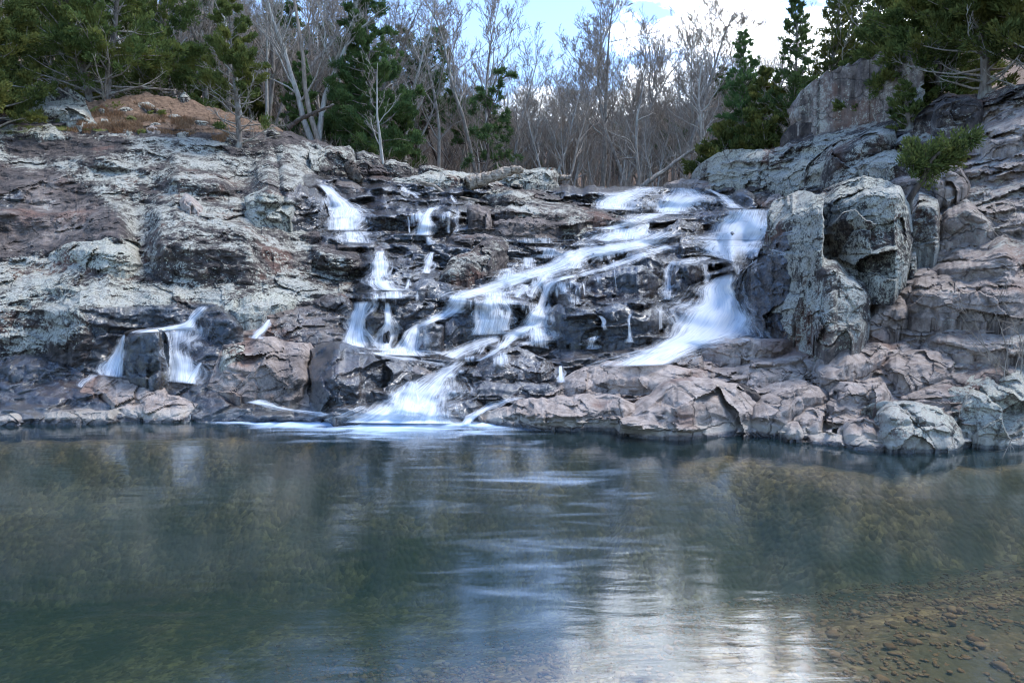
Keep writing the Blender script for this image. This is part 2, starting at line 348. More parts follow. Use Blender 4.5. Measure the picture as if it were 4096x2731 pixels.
ctrlY = [27,29,30,31.5,33,34.5,34.5,31,28,25,22,19.5,17,
  25,19.5,15.8,18.5,20,17.4,17.7,21.8,23.8,23.2,22,23.2,28.5,19,16.9,24.8,20.6,17.2,
  24,28.6,18.9,25.6,29,24.3,19.7,16.5,16.2,18.8,17.4,18.3,18.3,18.6,16.6,15,14.2,13.7,
  14.7,13.9,12.7,13,11.8,20.5,15.4,15.9,15.3,26.5]
wsel = WL[::1]
Bf = tps(np.r_[ctrl, wsel], np.r_[ctrlY, water_Y(wsel[:, 0], wsel[:, 1])], 0.002)
DU = np.arange(-110, 1135); DV = np.arange(30, 480)
def samp(D, u, v):
    x = np.clip(np.asarray(u, float)-DU[0], 0, len(DU)-1.001); y = np.clip(np.asarray(v, float)-DV[0], 0, len(DV)-1.001)
    i = x.astype(int); j = y.astype(int); fx = x-i; fy = y-j
    return (D[j, i]*(1-fx)+D[j, i+1]*fx)*(1-fy)+(D[j+1, i]*(1-fx)+D[j+1, i+1]*fx)*fy
# ------------------------------------------------------------------ wet zone and stone masks
def poly_mask(u, v, poly):
    inside = np.zeros(np.shape(u), bool); n = len(poly); j = n-1
    for i in range(n):
        (x1, y1), (x2, y2) = poly[i], poly[j]
        if y1 != y2: inside ^= ((y1 > v) != (y2 > v)) & (u < (x2-x1)*(v-y1)/(y2-y1)+x1)
        j = i
    return inside
gu, gv = np.meshgrid(DU.astype(float), DV.astype(float))
def soft(polys, n):
    m = np.zeros(gu.shape)
    for crp, p, val in polys: m = np.where(poly_mask(gu, gv, px(crp, p)), val, m)
    return blur(m, n)
WETM = soft([('F', [(690,400),(840,410),(1000,430),(1300,428),(1640,420),(1720,470),(1800,480),(1800,780),(1640,790),(1560,830),(1300,880),(1200,930),(1100,975),(560,975),(480,890),(700,900),(800,800),(780,700),(840,600),(800,560),(740,560),(720,450)], 0.95),
  ('D', [(500,800),(1180,770),(1280,770),(1450,900),(1450,1000),(1280,1120),(1240,1290),(2000,1430),(2000,1500),(-200,1500),(-200,1090),(480,1150),(580,1000)], 0.95),
  ('E', [(860,560),(1245,380),(1245,480),(1060,620),(960,670),(650,700),(830,620)], 0.15), ('E', [(1020,180),(1130,80),(1420,80),(1980,260),(1750,330),(1580,370),(1020,340)], 0.12),
  ('D', [(-20,130),(120,60),(160,140),(80,200),(-20,220)], 0.6)], 3)
LICM = soft([('F', [(-300,280),(700,320),(830,350),(700,420),(720,560),(830,600),(830,690),(780,700),(560,720),(480,690),(280,760),(180,800),(0,830),(-300,830)], 0.62),
  ('D', [(-300,560),(0,560),(850,640),(1200,700),(1700,650),(1800,740),(1450,860),(1150,750),(500,780),(480,1000),(-300,1050)], 0.72),
  ('D', [(-300,-60),(350,-40),(600,160),(740,260),(740,370),(0,500),(-300,500)], 0.22), ('A', [(0,900),(500,910),(1300,1000),(1300,1030),(500,990),(300,1060),(0,1060)], 0.66), ('A', [(80,940),(300,920),(900,960),(820,1000),(240,1060),(60,1060)], 0.12),
  ('F', [(940,385),(1250,400),(1280,425),(940,425)], 0.7), ('E', [(1020,180),(1130,80),(1420,80),(1980,260),(1600,300),(1400,250),(1020,240)], 0.5), ('E', [(860,560),(1245,380),(1245,480),(900,660)], 0.45),
  ('F', [(1600,330),(2352,180),(2700,180),(2700,520),(1900,520),(1800,480),(1640,420)], 0.5), ('F', [(1830,500),(2700,500),(2700,760),(1830,760)], 0.38), ('F', [(1800,760),(2700,760),(2700,900),(1800,860)], 0.16), ('F', [(2150,830),(2700,800),(2700,1040),(2150,1040)], 0.6)], 4)
WARM = soft([('F', [(1100,780),(2700,740),(2700,1040),(1060,1040)], 0.85), ('D', [(-300,-60),(350,-40),(600,160),(740,260),(740,370),(0,500),(-300,500)], 0.36),
  ('F', [(2100,250),(2700,200),(2700,760),(2000,700)], 0.72), ('F', [(1050,150),(2000,250),(1900,330),(1600,420)], 0.5), ('F', [(500,680),(850,680),(850,960),(460,960)], 0.35)], 5)
def strata(P, seed, sc=1.0):              # broken bedding: little overhanging steps and joints
    z = P[..., 2]*1.9/sc + 0.16*P[..., 0]*np.tanh(P[..., 0]*.2) + fbm(P, 0.55, 4, seed)*1.5
    c = np.floor(z); f = z-c
    z2 = P[..., 2]*6.0/sc + fbm(P, 1.4, 3, seed+4)*1.8; c2 = np.floor(z2); f2 = z2-c2
    return 0.20*(f-0.5) + 0.12*(_hash(c.astype(np.int64), np.floor(P[..., 0]*1.1/sc+c*.37).astype(np.int64), c.astype(np.int64)*0, seed)-.5) + 0.055*(f2-.5)
NC, NR = 840, 300
U = np.linspace(-110, 1134, NC)
vw = np.interp(U, WL[:, 0], WL[:, 1]); vc = np.interp(U, CR[:, 0], CR[:, 1])
tw = vnoise(np.c_[U*0.11, 0*U, 0*U], 5)*1.6 + vnoise(np.c_[U*0.35, 0*U, 0*U], 6)*0.9
vc = vc + tw*1.1; vw = vw + tw*0.5
rr = np.linspace(0, 1, NR)[:, None]
VV = vw + (vc-vw)*rr; UU = np.broadcast_to(U, VV.shape)
def inband(top, bot):                     # fields of a riser drawn as a top edge and a foot line
    u0, u1 = max(top[0, 0], bot[0, 0]), min(top[-1, 0], bot[-1, 0])
    jt = fbm(np.stack([UU*0.12, UU*0, UU*0], -1), 1.0, 3, 31)*3.0
    vt = np.interp(UU, top[:, 0], top[:, 1])+jt; vb = np.interp(UU, bot[:, 0], bot[:, 1])+jt*0.6
    H = np.maximum(vb-vt, 0.5)
    e = sstep(0, 22, np.minimum(UU-u0, u1-UU))
    return (vb-VV)/H, H, e
RISERS = [
 ('D', [(-200,520),(0,520),(300,440),(620,370),(760,390),(830,430)], [(-200,560),(0,560),(300,545),(640,590),(830,595)]),
 ('D', [(-200,800),(0,800),(250,810),(500,780),(800,770),(1000,790),(1180,800)], [(-200,1090),(0,1085),(250,1065),(480,1170),(640,1120),(800,960),(1000,900),(1180,870)]),
 ('D', [(850,425),(1100,405),(1500,480),(1600,600)], [(850,650),(1150,670),(1350,640),(1600,660)]),
 ('D', [(-200,240),(0,240),(300,300),(560,250),(745,265)], [(-200,350),(0,345),(500,350),(745,370)]),
 ('D', [(1440,180),(1600,105),(1790,160)], [(1440,300),(1700,320),(1800,300)]),
 ('E', [(380,200),(520,215),(640,240),(800,235),(1005,215)], [(380,340),(640,350),(890,350),(1005,335)]),
 ('E', [(100,335),(870,357)], [(100,392),(870,416)]),
 ('E', [(310,748),(600,745),(870,745),(1000,745),(1300,770),(1480,780)], [(310,1000),(420,1045),(600,930),(860,880),(1000,960),(1300,900),(1480,960)]),
 ('E', [(-200,60),(130,115)], [(-200,300),(130,330)]),
 ('E', [(1490,770),(1650,800),(1850,840),(2000,800),(2150,740)], [(1490,1000),(1700,1010),(1850,1035),(2000,1010),(2150,960)]),
 ('E', [(1240,372),(1580,375),(1800,330),(2091,295)], [(1240,405),(1580,410),(1800,392),(2091,390)]),
 ('G', [(560,250),(700,215),(960,215)], [(560,350),(700,350),(960,352)]),
 ('G', [(640,550),(700,535),(800,540)], [(520,700),(640,800),(800,800)]),
 ('E', [(0,440),(200,470),(400,520)], [(0,520),(200,600),(400,650)]),
 ('E', [(1140,260),(1300,245),(1590,270),(1800,270)], [(1140,345),(1350,375),(1590,372),(1800,320)]),
 ('A', [(250,1070),(600,1060),(900,1100)], [(250,1110),(600,1130),(900,1170)]),
 ('A', [(1000,1230),(1200,1220),(1600,1250)], [(1000,1280),(1200,1380),(1600,1330)]),
 ('G', [(1860,600),(2330,560)], [(1860,760),(2330,720)]),
 ('G', [(740,1050),(1180,1000)], [(740,1120),(1180,1070)]),
]
delta = np.zeros_like(VV)
for crp, a, b in RISERS:
    s, H, e = inband(px(crp, a), px(crp, b)); c = 1.5
    d = np.where(s < 0, 0, np.where(s < 1, s, np.clip(1-(s-1)/c, 0, 1)))*H*e
    delta = np.maximum(delta, d*0.92)
XI = np.interp(UU, [0, 290, 350, 700, 780, 1024], [0.3, 0.35, 1.0, 1.0, 0.75, 0.75])*sstep(60, 110, VV)
def terr(D0, ru, seed, amt):              # strata: flat treads and steep little fronts
    global delta
    P = np.stack([UU/150, VV/60, 0*UU+seed], -1)
    tilt = np.interp(UU, [0, 350, 600, 1024], [0.10, 0.05, -0.03, -0.16])
    ph = (440-VV+tilt*(UU-512))/D0 + fbm(P, 1.0, 4, seed)*1.3
    cell = np.floor(ph)
    ph = ph + (_hash(np.floor(UU/ru+_hash(cell, cell, cell, 3)*9).astype(np.int64), cell, cell*0, seed)-0.5)*0.5
    fr = ph-np.floor(ph)
    rho = 0.46
    g = np.clip((fr-rho)/(1-rho), 0, 1)
    return D0*(fr-g)*amt
EDG = np.minimum(1, (vw-VV)/6)*np.clip((VV-vc)/8, 0, 1)
delta = delta + (terr(25, 38, 3, 0.95)+terr(10, 18, 8, 0.95))*XI*EDG
Vs = VV + delta
Yb = Bf(np.stack([UU, Vs], -1))
Yb[0] = water_Y(U, vw)
P3 = at(UU, VV, Yb)
amp = np.interp(UU, [0, 300, 380, 700, 1024], [0.45, 0.5, 1, 1, 0.9])
wp = fbm(P3, 0.8, 3, 40)[..., None]*0.35
disp = facets(P3+wp, (0.62, 0.35, 1.1), 0.34, 21)*amp
F1, F2, cv = worley((P3+wp)*np.array([0.75, 0.4, 1.3]), 25)
disp += (1-np.clip((F2-F1)*5, 0, 1))*0.09*amp
wz = samp(WETM, UU, VV)
disp += facets(P3+wp*.6, (2.0, 1.0, 3.0), 0.24, 22)*amp*(1-.5*wz)
disp += strata(P3, 33)*amp*np.interp(UU, [0, 300, 380], [.25, .3, 1]) + fbm(P3, 0.5, 5, 50)*np.interp(UU, [0, 300, 380], [.62, .6, .36]) + (0.5-np.abs(fbm(P3*np.array([1, 1, 1.8]), 1.6, 4, 60)))*-0.20 + fbm(P3, 5, 3, 70)*0.05
litterzone = sstep(0, 12, np.interp(UU, px('A', [(0,840),(420,850),(700,930),(1000,900),(1380,960),(1700,940),(2000,930),(2100,930)])[:, 0], px('A', [(0,840),(420,850),(700,905),(1000,890),(1380,930),(1700,930),(2000,925),(2100,900)])[:, 1])-VV)*(UU < 310)
disp *= (1-0.75*litterzone)*np.clip(EDG*1.2+0.1, 0, 1)
TY = Yb + disp
TY[0] = water_Y(U, vw)
TP = at(UU, VV, TY)
# depth sheet used to rest rocks and water on the slope
DBt = np.zeros((len(DV), len(DU)))
ci = np.clip(np.searchsorted(U, DU), 1, NC-1)
for j, c in enumerate(ci):
    ww = (DU[j]-U[c-1])/(U[c]-U[c-1])
    vcol = VV[::-1, c-1]*(1-ww)+VV[::-1, c]*ww; ycol = TY[::-1, c-1]*(1-ww)+TY[::-1, c]*ww
    y = np.interp(DV, vcol, ycol)
    DBt[:, j] = np.where(DV > vcol[-1], water_Y(DU[j]+0*DV, DV), y)
DBS = blur(DBt, 5)
DB = DBt.copy()
def lmask(u, v): return np.stack([samp(LICM, u, v), samp(WETM, u, v), samp(WARM, u, v)], -1)
tm = lmask(UU, VV)
mossz = np.exp(-((VV-px('A', [(0, 860)])[0, 1])/4.0)**2)*(UU < 110)*0.75 + litterzone*0.25*(fbm(TP, 0.7, 3, 90) > 0.1)
mk = np.concatenate([tm, mossz[..., None]], -1)
mk[..., 0] *= (1-0.8*litterzone)
# rows: the slope, its continuation behind the crest and its foot under water
back1 = TP[-1]+np.array([0, 1.2, 0.02]); back2 = TP[-1]+np.array([0, 4.0, -1.0]); back3 = back2+np.array([0, 4, -2.0])
ft = [TP[0]+np.array([0, -0.05, -0.12]), TP[0]+np.array([0, -0.25, -0.6]), TP[0]+np.array([0, -0.9, -1.5]), TP[0]+np.array([0, -2.2, -2.6])]
rows = np.concatenate([np.array(ft[::-1]), TP, np.array([back1, back2, back3])])
mrow = np.concatenate([np.repeat(mk[:1], 4, 0), mk, np.repeat(mk[-1:], 3, 0)])
lz = np.concatenate([np.zeros((4, NC)), litterzone, np.repeat(litterzone[-1:], 3, 0)])
def widen(a, shift=True):                 # the banks go on beyond both sides of the view
    dxs = np.r_[np.linspace(0.25, 6, 22), np.linspace(7, 24, 12)]
    def side(col, sg):
        q = np.repeat(col[:, None], len(dxs), 1).astype(float)
        if shift:
            q[..., 0] += sg*dxs; q[..., 1] += fbm(q, 0.5, 5, 50)*0.7*np.minimum(dxs, 1)-0.7*fbm(col[:, None], 0.5, 5, 50)*np.minimum(dxs, 1); q[..., 2] += 0.1*dxs*np.minimum(dxs, 1)*(q[..., 2] > 0)
        return q
    return np.concatenate([side(a[:, 0], -1)[:, ::-1], a, side(a[:, -1], 1)], 1)
rows = widen(rows); mrow = widen(mrow, False); lz = widen(lz, False); NCW = rows.shape[1]
allF = gridF(rows.shape[0], NCW)
flz = lz.reshape(-1)[allF].mean(1)
slope = mesh_obj("rock_slope", rows, allF, M['rock'], smooth=False, attrs={'mask': mrow})
slope.data.materials.append(M['litter']); slope.data.materials.append(M['bed'])
fmi = (flz > 0.5+0.35*fbm(rows.reshape(-1, 3)[allF[:, 0]], 0.9, 4, 91)).astype(np.int32); fmi[:3*(NCW-1)] = 2
slope.data.polygons.foreach_set("use_smooth", mrow.reshape(-1, 4)[allF[:, 0], 1] > 0.5)
slope.data.polygons.foreach_set("material_index", fmi)
tag(slope, "broad bedrock slope stepping down from the wood to the pool", kind='structure')

# ------------------------------------------------------------------ separate rocks
def rock(crp, top, bot, k, look, name, label, dy=0.0, tread=0.42, riser=4.0, rnd=0.24, thick=None, cat=None, group=None, jag=1.0):
    top = px(crp, top); bot = px(crp, bot); seed = int(abs(top[0, 0]*7+bot[-1, 1]*13)) % 997
    u0, u1 = min(top[0, 0], bot[0, 0]), max(top[-1, 0], bot[-1, 0])
    nc = max(14, int((u1-u0)/1.25)); u = np.linspace(u0, u1, nc)
    vt = np.interp(u, top[:, 0], top[:, 1]); vb = np.interp(u, bot[:, 0], bot[:, 1])
    wob = (vnoise(np.c_[u*0.10, 0*u, 0*u+seed], 3)*1.5 + vnoise(np.c_[u*0.33, 0*u, 0*u+seed], 4)*0.8)*jag
    sc = min(1, (vb-vt).max()/14)
    vt = vt + wob*sc; vb = np.maximum(vb + 0.6*wob*sc, vt+0.8)
    nr = max(10, int((vb-vt).max()/1.25)); s = np.linspace(0, 1, nr)[:, None]
    v = vb + (vt-vb)*s
    sw = 3.2*jag*min(1, (u1-u0)/60)*np.sin(np.pi*np.clip(s, 0, 1))**.4
    uu = u[None] + sw*(vnoise(np.stack([v*0.09, 0*v, 0*v+seed+.5], -1), 13)+.5*vnoise(np.stack([v*0.3, 0*v, 0*v+seed+.5], -1), 14))*np.abs(2*(u-u0)/(u1-u0)-1)[None]**2
    vmid = np.median(vb); Yb = samp(DBS, u, np.minimum(vb, np.interp(u, WL[:, 0], WL[:, 1])+0.5))
    cf = np.polyfit(u-u.mean(), Yb, 1 if nc < 60 else 2); Yl = 0.6*np.polyval(cf, u-u.mean())+0.4*Yb
    Yl = np.minimum(Yl, Yb+0.15) + dy - 0.08
    kk = np.clip(1-k + 0.10*vnoise(np.stack([uu*0.06, uu*0, uu*0+seed], -1), 7), 0.05, 0.95)
    ctl = sstep(-0.06, 0.06, s-kk)
    m = ray(uu, v)[1]
    t = riser*(1-ctl) + np.maximum(tread, m+0.22)*ctl
    dv = np.vstack([np.zeros((1, nc)), -(v[1:]-v[:-1])])
    Y = np.zeros_like(v); Y[0] = Yl
    for r in range(1, nr): Y[r] = Y[r-1] + dv[r]*Y[r-1]/(FOC*np.maximum(t[r]-m[r], 0.12))
    ppm = FOC/Y.mean(); Wm = (u1-u0)/ppm; Hm = (vb-vt).max()/ppm
    ew = max(3.0, min(rnd*(u1-u0), 0.9*(vb-vt).max()))
    e = np.broadcast_to(np.clip(np.minimum(u-u0, u1-u)/ew, 0, 1), v.shape)
    Y = Y + (1-np.sqrt(np.clip(1-(1-e)**2, 0, 1)))*min(0.45*Wm, 0.8)
    et = np.clip((v-vt)/max(2.0, 0.12*(vb-vt).max()), 0, 1)
    Y = Y + (1-np.sqrt(np.clip(1-(1-et)**2, 0, 1)))*0.10*min(1.5, Hm)
    P = at(uu, v, Y)
    big = min(1.0, 0.35+0.4*min(Wm, Hm))
    wp = fbm(P, 1.0, 3, seed)[..., None]*0.3; calm = 0.5 if name == 'rock_slab' or 'pink boulder' in label else 1.0
    d = facets(P+wp, np.array([0.8, 0.45, 1.1])/max(0.6, big), (0.66 if name == 'boulder' else .5)*(.6+.4*calm), seed)*big + facets(P+wp*.5, (2.3, 1.3, 3.0), 0.20*calm, seed+5)
    F1, F2, cv = worley((P+wp)*np.array([1.1, 0.6, 1.4])/max(0.6, big), seed+3)
    d += (1-np.clip((F2-F1)*6, 0, 1))*0.09*big
    d += strata(P, seed, 0.8)*(0.2 if name == 'boulder' else 0.42)*calm*big + fbm(P, 0.9, 4, seed)*0.16*big + fbm(P, 5.0, 3, seed+2)*0.04
    if name == 'cliff': d = d*2.0 + facets(P+wp, (.45, .3, .35), .5, 88) + strata(P, 5, 1.6)*.6
    Y = Y + d*np.clip(np.minimum(e, et)*1.5, 0.12, 1)
    Y = np.minimum(Y, samp(DBt, uu, np.minimum(v, np.interp(uu, WL[:, 0], WL[:, 1]))) - 0.02 + np.where(v > np.interp(uu, WL[:, 0], WL[:, 1]), 9, 0))
    P = at(uu, v, Y)
    # write its depth so that water can run over it
    j0, j1 = int(np.ceil(u0)), int(u1)
    for uj in range(max(j0, DU[0]), min(j1, DU[-1])+1):
        c = min(nc-1, max(0, int(round((uj-u0)/(u1-u0)*(nc-1)))))
        a, b = int(np.ceil(v[-1, c])), int(v[0, c])
        if b >= a:
            vv = np.arange(max(a, DV[0]), min(b, DV[-1])+1)
            DB[vv-DV[0], uj-DU[0]] = np.minimum(DB[vv-DV[0], uj-DU[0]], np.interp(vv, v[::-1, c], Y[::-1, c]))
    # closed body: front sheet, sunk foot, rounded back
    ii = np.r_[np.arange(nr)]
    foot = P[0] + np.array([0, 0.05, -0.45]); front = np.concatenate([foot[None], P]); nrr = nr+1
    th = thick if thick else float(np.clip(0.6*min(Wm, 2.2*Hm), 0.35, 3.0))
    sg = np.linspace(0, 1, nrr)[:, None]; eu = np.clip(np.minimum(u-u0, u1-u)/(0.5*(u1-u0)), 0, 1)[None]
    prof = np.sqrt(np.clip(1-(1-eu)**2, 0, 1))*np.sqrt(np.clip(1-sg**3, 0, 1))
    edge = front[:, :1]*(1-np.linspace(0, 1, nc)[None, :, None]) + front[:, -1:]*np.linspace(0, 1, nc)[None, :, None]
    ym = np.maximum(front[..., 1], np.maximum(edge[..., 1], front[-1][None, :, 1])*0.5+front[..., 1]*0.5)
    back = front.copy(); back[..., 1] = ym + th*prof
    n0 = nrr*nc
    V = np.concatenate([front.reshape(-1, 3), back.reshape(-1, 3)])
    Fb = gridF(nrr, nc, n0)[:, ::-1]
    rim = list(range(nc)) + [r*nc+nc-1 for r in range(1, nrr)] + [(nrr-1)*nc+c for c in range(nc-2, -1, -1)] + [r*nc for r in range(nrr-2, 0, -1)]
    rim = np.array(rim); nx = np.roll(rim, -1)
    Fr = np.stack([rim, rim+n0, nx+n0, nx], -1)
    lk = np.array(look, float)
    base = np.concatenate([lmask(uu, v), np.zeros(v.shape+(1,))], -1)
    mk = np.broadcast_to(lk, v.shape+(4,)).copy(); mk = 0.85*mk+0.15*base
    mk = np.concatenate([mk[:1], mk]); mk = np.concatenate([mk.reshape(-1, 4), mk.reshape(-1, 4)])
    c = P.reshape(-1, 3).mean(0); c[2] = foot[:, 2].min()
    o = mesh_obj(name, V, np.concatenate([gridF(nrr, nc), Fr, Fb]), M['rock'], smooth=look[1] > .5, loc=c, attrs={'mask': mk})
    return tag(o, label, cat or ('boulder' if 'boulder' in name else 'rock'), group, 'thing')
LI = (.98, 0, .25, 0); LH = (.74, 0, .4, 0); PK = (.05, 0, .95, 0); PL = (.4, 0, .9, 0); BR = (.06, .25, .45, 0); WT = (0, .95, .1, 0); WM = (0, .95, .1, .5); BL = (.4, .1, .3, 0); DK = (.1, .5, 0, 0); PW = (0, .45, .8, 0); PD = (.12, 0, .6, 0)
